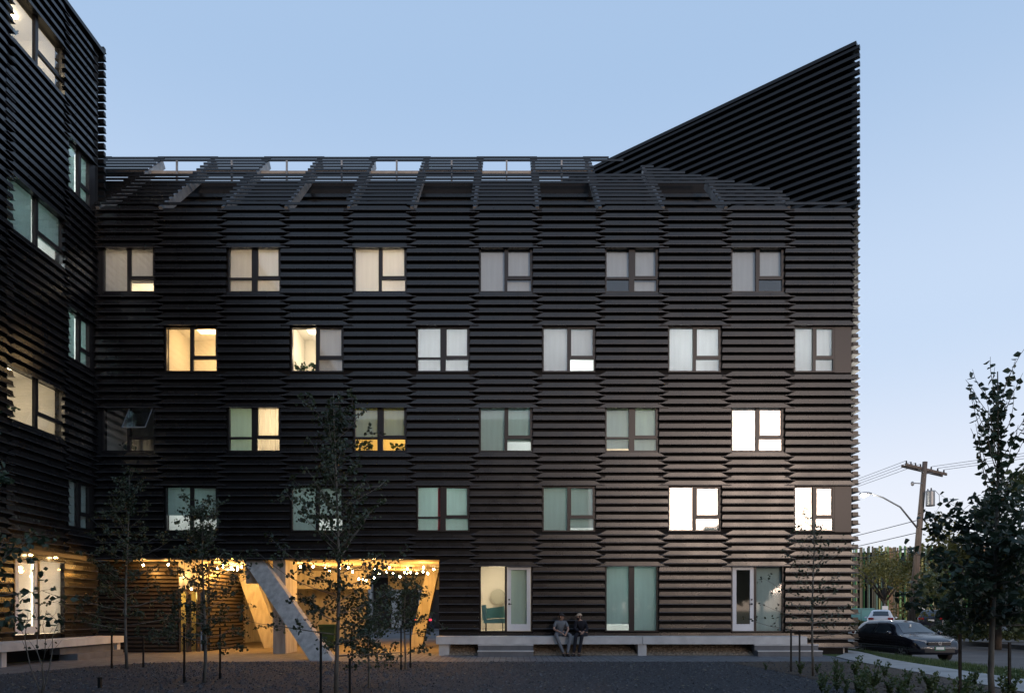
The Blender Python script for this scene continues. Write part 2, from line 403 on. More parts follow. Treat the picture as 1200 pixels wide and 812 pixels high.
for k in range(12):
    op = [(h[2], h[3]) for h in holes if h[4] == k]
    x0, x1 = X(COL[k]-43), X(COL[k]+43)
    if k == 0: x0 = X(110)
    if k == 11: x1 = X(1000)+.19
    if k >= 5:
        zb = .62 if k < 11 else .24
        if k == 11: zb = .24
        if k in (6, 8, 10): op2 = op; zb = GZ0
        else: op2 = op
    else: op2 = op; zb = SOF+.015
    zs = fin_rows(op2, zb, EAVE, k % 2 == 0)
    if k in (6, 8, 10):
        zs = [z for z in zs if z >= GZ1-.1]
        zs.append(.60) if k == 6 else zs.append(.60)
    for z in zs:
        a, b = x0, x1
        if k == 5 and z < SOF-.05: a = PXR
        elif k == 4 and z < SOF-.05: continue
        nb = any(abs(h[4]-k) == 1 and h[2]-.12 < z < h[3]-.1 for h in holes)
        m_ = .04 if nb or z < GZ1-.2 else .40
        mr_ = m_ if k < 11 else .30
        cands.append((z, a, b, k, m_, mr_))
cache = {}
def slat_mesh(L, ml=.04, mr=.04):
    key = (round(L, 3), ml, mr)
    if key not in cache:
        me = cache[key] = fin_mesh(*key).mesh('slat', M['fin']); me.materials.append(M['lip'])
        for q in (2, 3): me.polygons[q].material_index = 1
    return cache[key]
def fin_at(name, z, a, b, par, ml, mr): return inst(name, slat_mesh(b-a, ml, mr), par, (a, 0, z))
cands.sort(key=lambda c: (abs(c[0]-5)))
st = MB(); lips = []
for i, (z, a, b, k, ml, mr) in enumerate(cands):
    off = .003 if k % 2 else 0
    if i < 268: fin_at('siding_slat', z, a, b, bld, ml, mr).location.y = -off
    else:
        f = fin_mesh(b-a, ml, mr); j = len(st.v)
        lips += [len(st.f)+2, len(st.f)+3]; st.v += [(p[0]+a, p[1]-off, p[2]+z) for p in f.v]; st.f += [tuple(j+q for q in t) for t in f.f]
u = st.build('upper_siding_slats', M['fin'], bld); u['kind'] = 'stuff'; u.data.materials.append(M['lip'])
for q in lips: u.data.polygons[q].material_index = 1
# slats of the street side, seen end on past the corner
sf = MB(); P = fin_profile()
for j in range(70):
    z = .3 + j*.2985
    Lf = 6.5 if z < EAVE else 1.0
    sf.loft([[(12.5+o*1.75, yy, z+zz*.86) for o, zz in P] for yy in (FY+.02 if z < EAVE else FY+.1, FY+Lf)])
o_ = sf.build('side_siding_slats', M['gable'], bld, False, BO); o_['kind'] = 'stuff'
for r_ in 'BD': B(MB().box((X(980), FY-.06, ROW[r_]-.02), (12.48, FY+.01, ROW[r_]+WH+.02)), 'corner_panel', M['alu'])

# tall corner wall: runs back and left from the street corner
GT = 22.3; gd = Vector((-1.22, 1, 0)).normalized(); gc = Vector((12.55, FS+.25, 0)); gn = Vector((gd.y, -gd.x, 0)); gn = -gn if gn.y > 0 else gn
gl = 13.5
def gp(s, o, z): p = gc + gd*s + gn*o; return (p.x, p.y, z)
B(MB().loft([[gp(s, o, z) for o, z in ((0, EAVE-.04), (0, GT-.05), (-.35, GT-.05), (-.35, EAVE-.04))] for s in (.12, gl)]), 'gable_wall', M['back'])
ngf = 20
for j in range(ngf):
    z = GT - .20 - j*.2975
    s0 = -.30
    B(MB().loft([[gp(s, o, z+zz*.86) for o, zz in P] for s in (s0, gl)]), 'gable_slat', M['gable'])
B(MB().loft([[gp(s, o, z) for o, z in ((.2, GT-.03), (.2, GT+.10), (-.3, GT+.10), (-.3, GT-.03))] for s in (-.2, gl)]), 'gable_cap', M['gable'])
# short return slats of the corner
for j in list(range(4)) + list(range(15, ngf)):
    z = GT - .20 - j*.2975
    B(MB().loft([[(12.50+o*(1.0 if e else .3), yy, z+zz*.86) for o, zz in P] for e, yy in ((1, FY+.05), (1, FY+.9))]), 'return_slat', M['gable'])

# sloping roof screen: rafters, slats with openings in a checker, a terrace wall behind
TS = 4.75
def rp(x, t, o=0.): return (x, FS+.1+t - o*.707, EAVE+t + o*.707)
def xend(t): return 12.35 - 8.14*t/TS
bounds = [COL[0]-37+74.05*k for k in range(13)]
nsl = 15
for i in range(nsl):
    t = .04 + i*(TS-.04)/(nsl-1)
    for k in range(-2, 12):
        a = X(bounds[0]+74.05*k-5); b = X(bounds[0]+74.05*(k+1)+5)
        a = max(a, -15.3-.8*t); b = min(b, xend(t)); shift = .0 if k % 2 else .06
        if b-a < .15: continue
        if k % 2 == 1 and 1 <= i <= 5 and k not in (-1,): continue
        if k % 2 == 0 and 9 <= i <= 12: continue
        c = rp(0, t+shift)
        mb = MB().loft([[(xx, c[1]+dy, c[2]+dz) for dy, dz in ((-.085, -.012), (-.080, .078), (.0, .085), (.0, .045), (-.055, -.018))] for xx in (a, b)])
        B(mb, 'roof_slat', M['fin'])
for k in range(0, 12):
    x = X(bounds[k]); tm = TS
    while xend(tm) < x+.1 and tm > .3: tm -= .1
    if tm < .5: continue
    B(MB().loft([[(x+e, *rp(0, t, o)[1:]) for t, o in ((0, -.02), (tm, -.02), (tm, -.34), (0, -.34))] for e in (-.06, .06)]), 'rafter', M['rafter'])
B(MB().box((-19, 29.0, EAVE-.05), (8.8, 29.25, 19.3)), 'terrace_wall', M['back'])
for j in range(8):
    z = EAVE+.1+j*.3
    B(MB().loft([[(xx, 29.0-o*.7, z+zz*.9) for o, zz in P] for xx in (-19, 8.6)]), 'terrace_slat', M['fin'])
M['rail'] = mat('weathered_timber_rail', (.34, .29, .24), .8, var=.15)
B(MB().box((-19, 29.5, 20.0), (3.4, 29.6, 20.12)), 'roof_rail', M['rail'])
for k in range(0, 12):
    x = X(bounds[k]+37); 
    if x > 2.5: break
    B(MB().box((x-.035, 29.4, 19.0), (x+.035, 29.47, 20.5)), 'screen_post', M['rafter'])

# ------------------------------------------------------------ windows
SS = 0
def lamp_mat(col, st):
    key = ('lm', col, st)
    if key not in M: M[key] = emis('room_lamp', col, st)
    return M[key]
def room_light(par, loc, col, stg):
    l_ = bpy.data.lights.new('lamp_light', 'POINT'); l_.energy = stg*LIT*1.35; l_.color = col; l_.shadow_soft_size = .2
    q = bpy.data.objects.new('lamp_light', l_); C.objects.link(q); q.parent = par; q.location = loc
WARM, CREAM, COOL, AMBER = (1, .63, .27), (1, .80, .54), (.85, .95, 1), (1, .55, .12)
def window(par, loc, rz, W, H, style, bl=(1, 1), lit=None, depth=2.4, opened=False, curtain=None, fr=.05, sideglow=None, back=None):
    """origin: outer face, left bottom corner; x right, y into the room, z up"""
    m = MB(); D = .12
    L = W*.5 - (.055 if style in ('L', 'Lo') else .10); MU = .11 if style in ('L', 'Lo') else .20
    m.box((0, 0, 0), (fr, D, H)).box((W-fr, 0, 0), (W, D, H)).box((fr, 0, 0), (W-fr, D, fr)).box((fr, 0, H-fr), (W-fr, D, H))
    m.box((L, -.004, fr), (L+MU, D-.01, H-fr))
    if style == 'F': tr = None
    else: tr = H*.285
    panes = []
    if style in ('H',): panes.append((fr, L, fr, tr)); panes.append((fr, L, tr+.07, H-fr)); m.box((fr, .003, tr), (L, D-.02, tr+.07))
    else: panes.append((fr, L, fr, H-fr))
    if style == 'F': panes.append((L+MU, W-fr, fr, H-fr))
    else:
        m.box((L+MU, .003, tr), (W-fr, D-.02, tr+.09)); panes.append((L+MU, W-fr, fr, tr))
        a, b, c, d_ = L+MU, W-fr, tr+.09, H-fr
        if not opened: panes.append((a, b, c, d_))
        # sash frame of the opening light
        s = .035
        if not opened: m.box((a, .0, c), (a+s, .06, d_)).box((b-s, .0, c), (b, .06, d_)).box((a+s, .0, c), (b-s, .06, c+s)).box((a+s, .0, d_-s), (b-s, .06, d_))
    o = m.build('window', M['alu'], par); o.location = loc; o.rotation_euler = (0, 0, rz)
    for a, b, c, d_ in panes:
        MB().box((a+.001, .05, c+.001), (b-.001, .058, d_-.001)).build('pane', M['glass'], o)
    if opened:
        a, b, c, d_ = L+MU, W-fr, tr+.09, H-fr; an = R(32)
        def sp(x, q, e): return (x, -.02-math.sin(an)*q-e*math.cos(an)*0, d_-math.cos(an)*q + e*math.sin(an))
        hh = d_-c; s = .028
        sm = MB()
        for (xa, xb, qa, qb) in ((a, a+s, 0, hh), (b-s, b, 0, hh), (a+s, b-s, 0, s), (a+s, b-s, hh-s, hh)):
            sm.loft([[(xa, *sp(0, qa, e)[1:]), (xb, *sp(0, qa, e)[1:]), (xb, *sp(0, qb, e)[1:]), (xa, *sp(0, qb, e)[1:])] for e in (0, .05)])
        sm.build('open_sash', M['galv'], o)
        MB().loft([[(a+s, *sp(0, s, e)[1:]), (b-s, *sp(0, s, e)[1:]), (b-s, *sp(0, hh-s, e)[1:]), (a+s, *sp(0, hh-s, e)[1:])] for e in (.018, .026)]).build('pane', M['glass'], o)
    # room behind
    e = .25; rm = MB()
    x0, x1, y0, y1, z0, z1 = -e, W+e, D+.14, D+depth, -.35, H+.45
    rm.poly([(x0, y1, z0), (x1, y1, z0), (x1, y1, z1), (x0, y1, z1)]); rm.poly([(x0, y0, z0), (x0, y1, z0), (x0, y1, z1), (x0, y0, z1)])
    rm.poly([(x1, y1, z0), (x1, y0, z0), (x1, y0, z1), (x1, y1, z1)]); rm.poly([(x0, y0, z0), (x1, y0, z0), (x1, y1, z0), (x0, y1, z0)])
    rm.poly([(x0, y0, z1), (x0, y1, z1), (x1, y1, z1), (x1, y0, z1)])
    for a, b, c, d_ in ((x0, 0, z0, z1), (W, x1, z0, z1), (0, W, z0, 0), (0, W, H, z1)):
        rm.poly([(a, y0, c), (a, y0, d_), (b, y0, d_), (b, y0, c)])
    rm.build('interior_wall', M[back] if back else M['wroom'], o)
    if lit:
        col, stg, px_ = lit
        lm_ = MB().box((W*px_-.35, D+.9, z1-.09), (W*px_+.35, D+1.5, z1-.02)).build('ceiling_lamp', lamp_mat(col, min(9, stg*LIT*.4)), o)
        room_light(o, (W*px_, D+1.3, H*.72), col, stg*(2.8 if sum(bl) > 1.9 else 1.0))
    for side, fr_ in zip((0, 1), bl):
        if fr_ <= 0: continue
        a, b = (fr, L) if side == 0 else (L+MU, W-fr)
        zt = H-.02; zb = zt-(H-.03)*fr_
        cm = M[curtain[side]] if curtain and curtain[side] else M['blind']
        if curtain and curtain[side] == 'curtain':
            n = 14; pts = [(a+(b-a)*q/n, .155+.025*math.sin(q*2.1)) for q in range(n+1)]
            MB().loft([[(p[0], p[1], zb) for p in pts], [(p[0], p[1], zt) for p in pts]], cap=False, closed=False).build('curtain', cm, o)
        else:
            MB().box((a-.02, .16, zb), (b+.02, .163, zt)).box((a-.01, .155, zb-.02), (b+.01, .172, zb)).build('blind', cm, o)
    return o
def fwin(k, r, style, bl=(1, 1), lit=None, **kw):
    h = [q for q in holes if q[4] == k and q[5] == r][0]
    if r in 'AB' or k == 10: kw.setdefault('curtain', ('blind_white', 'blind_white'))
    return window(bld, (h[0], -.05, h[2]), 0, h[1]-h[0], h[3]-h[2], style, bl, lit, **kw)
M['blind_red'] = blindmat('red_edged_blind', (.5, .3, .3))
# top row
fwin(0, 'A', 'L', (1, .75), (CREAM, 15, .4)); fwin(2, 'A', 'H', (1, 1), (CREAM, 26, .95)); fwin(4, 'A', 'L', (1, 1), (CREAM, 45, .5))
fwin(6, 'A', 'L', (1, 1)); fwin(8, 'A', 'H', (.6, 1)); fwin(10, 'A', 'L', (1, .7))
fwin(1, 'B', 'L', (0, 0), (WARM, 13, .5)); fwin(3, 'B', 'L', (0, 1), (CREAM, 10, .3)); fwin(5, 'B', 'H', (1, 1), (COOL, 36, .5))
fwin(7, 'B', 'L', (1, .6), (COOL, 26, .3)); fwin(9, 'B', 'L', (1, 1), (COOL, 30, .5)); fwin(11, 'B', 'L', (1, 1), (COOL, 16, .5))
fwin(0, 'C', 'Lo', (0, 0), None, opened=True); fwin(2, 'C', 'H', (1, 1), (CREAM, 24, .9), curtain=(None, 'curtain'))
fwin(4, 'C', 'H', (.7, .7), (AMBER, 10, .6)); fwin(6, 'C', 'L', (1, .75), (COOL, 6, .8)); fwin(8, 'C', 'H', (.9, 1), (CREAM, 9, .8)); fwin(10, 'C', 'L', (1, 1), (COOL, 3, .5))
fwin(1, 'D', 'L', (.62, .66), (COOL, 5, .4)); fwin(3, 'D', 'L', (1, .7), (COOL, 6, .3)); fwin(5, 'D', 'H', (1, 1), (COOL, 9, .5), curtain=(None, None)); fwin(7, 'D', 'L', (1, .9), (COOL, 7, .4)); fwin(9, 'D', 'L', (1, 1)); fwin(11, 'D', 'L', (1, 1))

def door_unit(par, loc, rz, W, H, left_door, lit, bl, blindm='blind'):
    """a white glazed door beside a full height pane"""
    fr = .05; mid = W*(.5 if not left_door else .46); D = .12
    m = MB().box((0, 0, 0), (fr, D, H)).box((W-fr, 0, 0), (W, D, H)).box((fr, 0, H-fr), (W-fr, D, H)).box((fr, 0, -.02), (W-fr, D, .02)).box((mid-.04, -.003, .02), (mid+.04, D, H-fr))
    o = m.build('entrance', M['alu'], par); o.location = loc; o.rotation_euler = (0, 0, rz)
    a, b = (fr, mid-.04) if left_door else (mid+.04, W-fr)
    c, d_ = (mid+.04, W-fr) if left_door else (fr, mid-.04)
    s = .15
    dm = MB().box((a+.01, .01, .03), (a+s, .07, H-fr-.02)).box((b-s, .01, .03), (b-.01, .07, H-fr-.02)).box((a+s, .01, .03), (b-s, .07, .28)).box((a+s, .01, H-fr-.16), (b-s, .07, H-fr-.02))
    dm.build('glazed_door', M['white'], o)
    MB().box((a+s, .035, .28), (b-s, .045, H-fr-.16)).build('pane', M['glass'], o)
    MB().box((c+.002, .05, .022), (d_-.002, .058, H-fr-.002)).build('pane', M['glass'], o)
    hx = (b-.09) if left_door else (a+.08)
    MB().ball((hx, -.02, 1.02), .035).box((hx-.014, -.02, 1.0), (hx+.014, .02, 1.03)).box((hx-.10 if left_door else hx, -.035, 1.005), (hx if left_door else hx+.1, -.02, 1.03)).build('door_handle', M['plast'], o)
    MB().ball((hx, -.0, 1.18), .032).build('door_lock', M['plast'], o)
    e = .2; x0, x1, y0, y1, z0, z1 = -e, W+e, D+.14, D+2.8, -.0, H+.1
    rm = MB()
    rm.poly([(x0, y1, z0), (x1, y1, z0), (x1, y1, z1), (x0, y1, z1)]); rm.poly([(x0, y0, z0), (x0, y1, z0), (x0, y1, z1), (x0, y0, z1)])
    rm.poly([(x1, y1, z0), (x1, y0, z0), (x1, y0, z1), (x1, y1, z1)]); rm.poly([(x0, y0, z0), (x1, y0, z0), (x1, y1, z0), (x0, y1, z0)])
    rm.poly([(x0, y0, z1), (x0, y1, z1), (x1, y1, z1), (x1, y0, z1)])
    for p, q in ((x0, 0), (W, x1)): rm.poly([(p, y0, z0), (p, y0, z1), (q, y0, z1), (q, y0, z0)])
    rm.build('interior_wall', M['wroom'], o)
    if lit:
        col, stg, t = lit
        MB().box((W*t-.3, D+1.0, z1-.09), (W*t+.3, D+1.5, z1-.02)).build('ceiling_lamp', lamp_mat(col, min(9, stg*LIT*.4)), o)
        room_light(o, (W*t, D+1.4, H*.7), col, stg*(4 if sum(bl) > 1.3 else 1.5))
    for (p, q), fr_ in (((a+s, b-s), bl[0]), ((c, d_), bl[1])):
        if fr_ <= 0: continue
        zt = H-fr-.02; zb = zt-(H-.12)*fr_
        MB().box((p-.07, .16, zb), (q+.07, .163, zt)).box((p-.06, .155, zb-.02), (q+.06, .172, zb)).build('blind', M[blindm], o)
    return o
def fdoor(k, *a):
    h = [q for q in holes if q[4] == k and q[5] == 'G'][0]
    return door_unit(bld, (h[0], -.05, h[2]), 0, h[1]-h[0], h[3]-h[2], *a)
fdoor(6, False, (CREAM, 6, .3), (1, 0)); fdoor(10, True, None, (0, 1))
h = [q for q in holes if q[4] == 8 and q[5] == 'G'][0]
window(bld, (h[0], -.05, h[2]), 0, h[1]-h[0], h[3]-h[2], 'F', (.88, 1), (COOL, 13, .5))  # ceiling lamp added behind these blinds to brighten them
# round mirror and sofa seen through the first pane
M['redcloth'] = blindmat('red_cloth', (.62, .20, .22), .4)
w5 = [o for o in bld.children if o.name.startswith('window') and abs(o.location.x-win_x(5)[0]) < .01 and abs(o.location.z-ROW['D']) < .01][0]
MB().box((.76, .148, .03), (.86, .151, 1.62)).build('curtain', M['redcloth'], w5)
h6 = [q for q in holes if q[4] == 6 and q[5] == 'G'][0]

# ------------------------------------------------------------ passage: walls, struts, lights
pas = thing('passage_wall', 'black ribbed wall with glazed entrance on the left of the lit passage', 'wall', (-12.5, 26.1, 0))
PO = (-12.5, 26.1, 0)
pas_b = MB()
pas_b.box((-16.4, 26.72, 0), (-12.72, 26.9, SOF)); pas_b.box((-12.2, 27.55, 0), (-11.98, 31.2, SOF)); 
pas_b.build('wall', M['back'], pas, off=PO)
M['rib'] = mat('brown_ribbed_cladding', (.055, .042, .034), .42, .3, var=.15, vscale=3, rnd=.15)
nr = 22
for j in range(nr):
    z = .05 + j*(SOF-.1)/nr; hh = (SOF-.1)/nr*.62
    MB().loft([[(xx, 26.72-o, z+zz) for o, zz in ((0, 0), (.07, 0), (.05, hh), (0, hh))] for xx in (-16.2, -12.74)]).build('wall_rib', M['rib'], pas, off=PO)
    MB().loft([[(-11.98+o, yy, z+zz) for o, zz in ((0, 0), (.07, 0), (.05, hh), (0, hh))] for yy in (27.6, 31.2)]).build('wall_rib', M['rib'], pas, off=PO)
# entrance between them, set on the diagonal
e0 = Vector((-12.72, 26.7, 0)); e1 = Vector((-11.98, 27.5, 0)); ed = (e1-e0); el = ed.length; ed.normalize(); en = Vector((ed.y, -ed.x, 0))
def ep(s, o, z): p = e0 + ed*s*el + en*o; return (p.x, p.y, z)
def ebox(mb, s0, s1, o0, o1, z0, z1): return mb.loft([[ep(s0, o0, z), ep(s1, o0, z), ep(s1, o1, z), ep(s0, o1, z)] for z in (z0, z1)])
fm = MB()
for s0, s1 in ((0, .05), (.27, .42), (.62, .74), (.95, 1)): ebox(fm, s0, s1, -.05, .06, 0, 2.42)
ebox(fm, .05, .95, -.05, .06, 2.32, 2.42)
ent = fm.build('entrance', M['rib'], pas, off=PO)
for s0, s1 in ((.05, .27), (.42, .62), (.74, .95)):
    ebox(MB(), s0, s1, -.01, .01, .02, 2.32).build('pane', M['glass'], ent)
ebox(MB(), 0, 1, -.06, .05, 2.42, SOF).build('transom_panel', M['conc'], pas, off=PO)
M['yroom'] = mat('yellow_lobby_paint', (.62, .5, .22), .85)
ebox(MB(), -.3, 1.2, -1.35, -1.3, 0, 2.6).build('lobby_wall', M['yroom'], pas, off=PO)
lb = bpy.data.lights.new('lobby_lamp', 'POINT'); lb.energy = 8*LIT; lb.color = (1, .68, .22); lb.shadow_soft_size = .15
lo = bpy.data.objects.new('lobby_lamp', lb); C.objects.link(lo); lo.parent = pas; q = ep(.5, -.6, 2.2); lo.location = (q[0]-PO[0], q[1]-PO[1], q[2])

def strut(label, top, bot, wx, wy, name='inclined_column', capx=None):
    o = MB(); t = Vector(top); b = Vector(bot)
    o.loft([[(p.x+sx*wx, p.y+sy*wy, p.z) for sx, sy in ((-.5, -.5), (.5, -.5), (.5, .5), (-.5, .5))] for p in (b, t)])
    if capx: o.box((t.x+capx[0], t.y-wy*.5-.003, capx[2]), (t.x+capx[1], t.y+wy*.5-.003, SOF))
    ob = o.build(name, M['conc'], None, off=tuple(b)); ob.location = b
    return tag(ob, label, 'column')
strut('front concrete strut leaning down to the right from the passage ceiling', (X(299, 26.1), 26.1, SOF), (X(379, 22.6), 22.6, 0), .76, .45, capx=(-.26, .34, 2.6))
strut('back concrete strut leaning in the deep left of the lit passage', (X(288, 31), 31, SOF), (X(322, 30.2), 30.2, 0), .75, .5)
strut('slanted concrete strut at the right end of the lit passage', (X(508, 31.5), 31.5, SOF), (X(488, 31), 31, 0), .55, .5)
c = MB().box((X(320, 25.9), 25.9, 0), (X(334.5, 25.9), 27.3, SOF)).build('concrete_column', M['conc'])
tag(c, 'upright square concrete column behind the front leaning strut', 'column')
pw = thing('concrete_wall', 'board marked concrete wall and beam at the back of the lit passage', 'wall', (-9, 33, 0))
MB().box((X(335, 33), 33, 2.62), (X(432, 33), 33.5, SOF)).build('beam', M['conc'], pw, off=(-9, 33, 0))
MB().box((-13.5, 36, 0), (X(430, 36), 36.3, SOF)).build('back_wall', M['conc'], pw, off=(-9, 33, 0))
MB().box((X(455, 38), 38, 2.75), (X(520, 38), 38.5, SOF)).build('beam', M['conc'], pw, off=(-9, 33, 0))
MB().box((-13.5, 31.2, 0), (-13.3, 36, SOF)).build('back_wall', M['conc'], pw, off=(-9, 33, 0))

M['bulb'] = emis('glowing_bulb', (1, .66, .25), 60*LIT)
rl = random.Random(11)
spots = [(197, 661, 26.15), (211, 684, 26.75), (216, 675, 26.6), (224, 690, 27.0), (168, 662, 26.2)]
for q in range(13): spots.append((rl.uniform(254, 291), rl.uniform(657, 673), rl.uniform(27.2, 30)))
spots += [(345, 660, 27.5), (352, 659, 28), (367, 657, 28), (381, 666, 29), (386, 669, 30), (398, 664, 29)]
for px_ in (407, 414, 421, 424, 430, 437, 438, 446, 455, 455, 462, 470, 477, 478, 480, 475, 488, 497, 497, 503, 508): spots.append((px_+rl.uniform(-2, 2), rl.uniform(657, 682), rl.uniform(27, 33)))
lbl = ['bare glowing bulb hung low at the left end of the passage near the entrance', 'bare glowing bulb in the dense cluster left of the leaning strut', 'bare glowing bulb hanging just right of the leaning strut', 'bare glowing bulb in the long row over the right half of the passage']
for i, (px_, py_, yy) in enumerate(spots):
    x, z = X(px_, yy), Z(py_, yy); z = min(z, SOF-.12)
    if px_ > 512: continue
    kind = 0 if i < 5 else 1 if i < 18 else 2 if i < 24 else 3
    t = thing('pendant_lamp', lbl[kind], 'lamp', (x, yy, z), 0, ('bulbs by the passage entrance', 'clustered bulbs left of the strut', 'bulbs right of the strut', 'bulbs over the right half of the passage')[kind])
    MB().tube([(0, 0, .05), (0, 0, SOF-z)], .006, n=4).build('cord', M['plast'], t)
    MB().tube([(0, 0, .04), (0, 0, .10)], .022, n=6).build('socket', M['plast'], t)
    MB().ball((0, 0, 0), .036, .036, .044, 8, 6).build('bulb', M['bulb'], t, True)
    if i % 3 == 0 or i == 4:
        l_ = bpy.data.lights.new('bulb_light', 'POINT'); l_.energy = (27 if i > 4 else 9)*LIT; l_.color = (1, .43, .07); l_.shadow_soft_size = .06
        q = bpy.data.objects.new('bulb_light', l_); C.objects.link(q); q.parent = t; q.location = (0, 0, -.12)

# ------------------------------------------------------------ the wing on the left
WXF = -15.38
wing = thing('apartment_wing', 'taller black slatted wing on the left side of the court', 'building', (WXF, 20, 0))
def Wp(s, dd, z): return (WXF-dd, s, z)
WO = (WXF, 20, 0)
wgc = [(16.0, 18.85, 1), (18.55, 21.4, 0), (21.05, 24.1, 1), (23.8, 25.72, 0)]
wz = {1: [ROW['C'], ROW['A'], ROW['Q']], 0: [ROW['D'], ROW['B'], ROW['E']]}
whole = {}
wholes = []
for i, (a, b, par) in enumerate(wgc):
    if i == 2: s0, s1 = 21.2, 23.92
    elif i == 3: s0, s1 = 24.15, 25.45
    else: continue
    for z0 in wz[par]: wholes.append((s0, s1, z0, z0+WH, i))
wholes.append((21.55, 24.0, GZ0, GZ1, 2))
ww = MB(); WY0, WY1 = -12, 26.0; WT = 22.3
zs = sorted({0., WT} | {h[2] for h in wholes} | {h[3] for h in wholes})
for za, zb in zip(zs, zs[1:]):
    hs = sorted([h for h in wholes if h[2] <= za+.01 and h[3] >= zb-.01]); s = WY0
    for h in hs: ww.box(Wp(s, 0, za), Wp(h[0], .25, zb)); s = h[1]
    ww.box(Wp(s, 0, za), Wp(WY1, .25, zb))
ww.build('wall', M['back'], wing, off=WO)
MB().box((WXF-12, WY1-.25, SOF), (WXF-.25, WY1, WT)).box((WXF-12, WY0, 0), (WXF-.25, WY0+.25, WT)).box((WXF-12, WY0, WT-.3), (WXF-.25, WY1, WT-.02)).box((WXF-12.2, WY0, 0), (WXF-12, WY1, WT)).build('outer_wall', M['back'], wing, off=WO)
for i, (a, b, par) in enumerate(wgc):
    op = [(h[2], h[3]) for h in wholes if h[4] == i]
    for z in fin_rows(op, .62, WT-.1, par == 1):
        if z < GZ1-.1 and i == 2: 
            continue
        m_ = .04 if any(h[2]-.12 < z < h[3]-.1 for h in wholes if h[4] != i) or z < GZ1 else .36
        o = inst('siding_slat', slat_mesh(b-a, m_, m_), wing, (-.003*(i % 2), a-20, z), (0, 0, R(90)))
MB().box((WXF-.4, WY0, WT-.02), (WXF+.2, WY1+.1, WT+.12)).build('parapet_cap', M['gable'], wing, off=WO)
# returns of the slats round the far corner, seen against the sky
e_ = MB()
for j in range(20):
    z = EAVE+.3+j*.2985
    e_.loft([[(xx, WY1+o*1.1, z+zz*.86) for o, zz in P] for xx in (WXF-4, WXF+.19)])
o_ = e_.build('end_siding_slats', M['gable'], wing, off=WO); o_['kind'] = 'stuff'
for j in range(9): pass
MB().box(Wp(24.0, -.03, GZ0), Wp(24.5, .0, GZ1)).build('door_side_panel', M['alu'], wing, off=WO)
for z0 in wz[0]: MB().box(Wp(25.46, -.05, z0-.02), Wp(25.72, .0, z0+WH+.02)).build('corner_panel', M['alu'], wing, off=WO)
def wwin(i, z0, style, bl, lit, **kw):
    h = [q for q in wholes if q[4] == i and abs(q[2]-z0) < .01][0]
    return window(wing, (.05, h[0]-20, z0), R(90), h[1]-h[0], WH, style, bl, lit, **kw)
wwin(2, ROW['Q'], 'L', (0, 0), (CREAM, 9, .6)); wwin(2, ROW['A'], 'L', (1, .7), (COOL, 10, .5)); wwin(2, ROW['C'], 'L', (.0, .0), (CREAM, 7, .5))
wwin(3, ROW['E'], 'L', (1, 1), (COOL, 9, .5)); wwin(3, ROW['B'], 'L', (1, 1), (COOL, 6, .5)); wwin(3, ROW['D'], 'L', (1, 1), None)
door_unit(wing, (.05, 21.55-20, GZ0), R(90), 2.45, GZ1-GZ0, True, (CREAM, 46, .5), (1, 1), 'blind_white')
# two small downlights under a lip over that door
MB().box(Wp(21.4, -.42, GZ1+.06), Wp(24.6, -.01, GZ1+.2)).build('door_canopy', M['rib'], wing, off=WO)
M['dl'] = emis('downlight', (1, .66, .3), 30*LIT)
for s in (22.0, 23.2):
    MB().tube([Wp(s, -.25, GZ1+.03), Wp(s, -.25, GZ1+.059)], .05, n=10).build('downlight', M['dl'], wing, off=WO)

# ------------------------------------------------------------ unseen block added behind the camera to shade the facade and its reflections
rear = thing('shade_block', 'dark block added out of view behind the camera to shade the facade', 'building', (-8, -12, 0))
MB().box((-27, -24, 0), (7.0, -12.2, 19)).build('wall', M['back'], rear, off=(-8, -12, 0))
for k in range(7):
    for r_ in range(5):
        x = -14.5+k*2.6
        MB().box((x, -12.2, .9+r_*STO), (x+1.8, -12.12, 2.6+r_*STO)).build('window', M['carglass'], rear, off=(-8, -12, 0))

# ------------------------------------------------------------ benches and steps
def bench(label, slabs, legs, loc):
    t = thing('concrete_bench', label, 'bench', loc)
    for a, b in slabs: MB().box(a, b).build('slab', M['conc_light'], t, off=loc)
    for a, b in legs: MB().box(a, b).build('leg', M['conc_light'], t, off=loc)
    return t
BT = .68; BB = .41; BF = 24.72; BK = 25.57
bench('long pale concrete bench under the ground floor doors with two people on it',
      [((X(511, BF), BF, BB), (X(753, BF)-.008, BK, BT)), ((X(753, BF)+.008, BF, BB), (X(946, BF), BK, BT))],
      [((X(514, BF), BF+.1, 0), (X(526, BF), BK-.05, BB)), ((X(748, BF), BF+.06, 0), (X(758, BF), BK-.05, BB))], (X(511, BF), BF, 0))
bench('pale concrete bench below the lit door of the left wing',
      [((-15.15, 8, BB+.03), (-14.2, 17.49, BT)), ((-15.15, 17.51, BB+.03), (-14.2, 25.6, BT))],
      [((-15.1, 25.35, 0), (-14.3, 25.55, BB+.03)), ((-15.1, 19.6, 0), (-14.3, 19.8, BB+.03))], (-14.7, 17, 0))
def steps(label, a0, a1, front, axis, loc):
    t = thing('steps', label, 'steps', loc)
    for k, (h, dep) in enumerate(((.20, .0), (.40, .34))):
        if axis == 'y': MB().box((a0-.012, front+dep-.02, h-.035), (a1+.012, front+dep+.1, h+.004)).build('nosing', M['conc_light'], t, off=loc)
        if axis == 'y': MB().box((a0-.0*k, front+dep, .0 if k == 0 else .2), (a1, front+.6+dep*.2, h)).build('step', M['step'], t, off=loc)
        else: MB().box((front-dep, a0+(.35 if k == 0 else 0), .0 if k == 0 else .2), (front-.6-dep*.2, a1, h)).build('step', M['step'], t, off=loc)
steps('two low dark steps in front of the bench by the white door', X(560, 24.5), X(625, 24.5), 24.38, 'y', (X(592, 24.5), 24.4, 0))
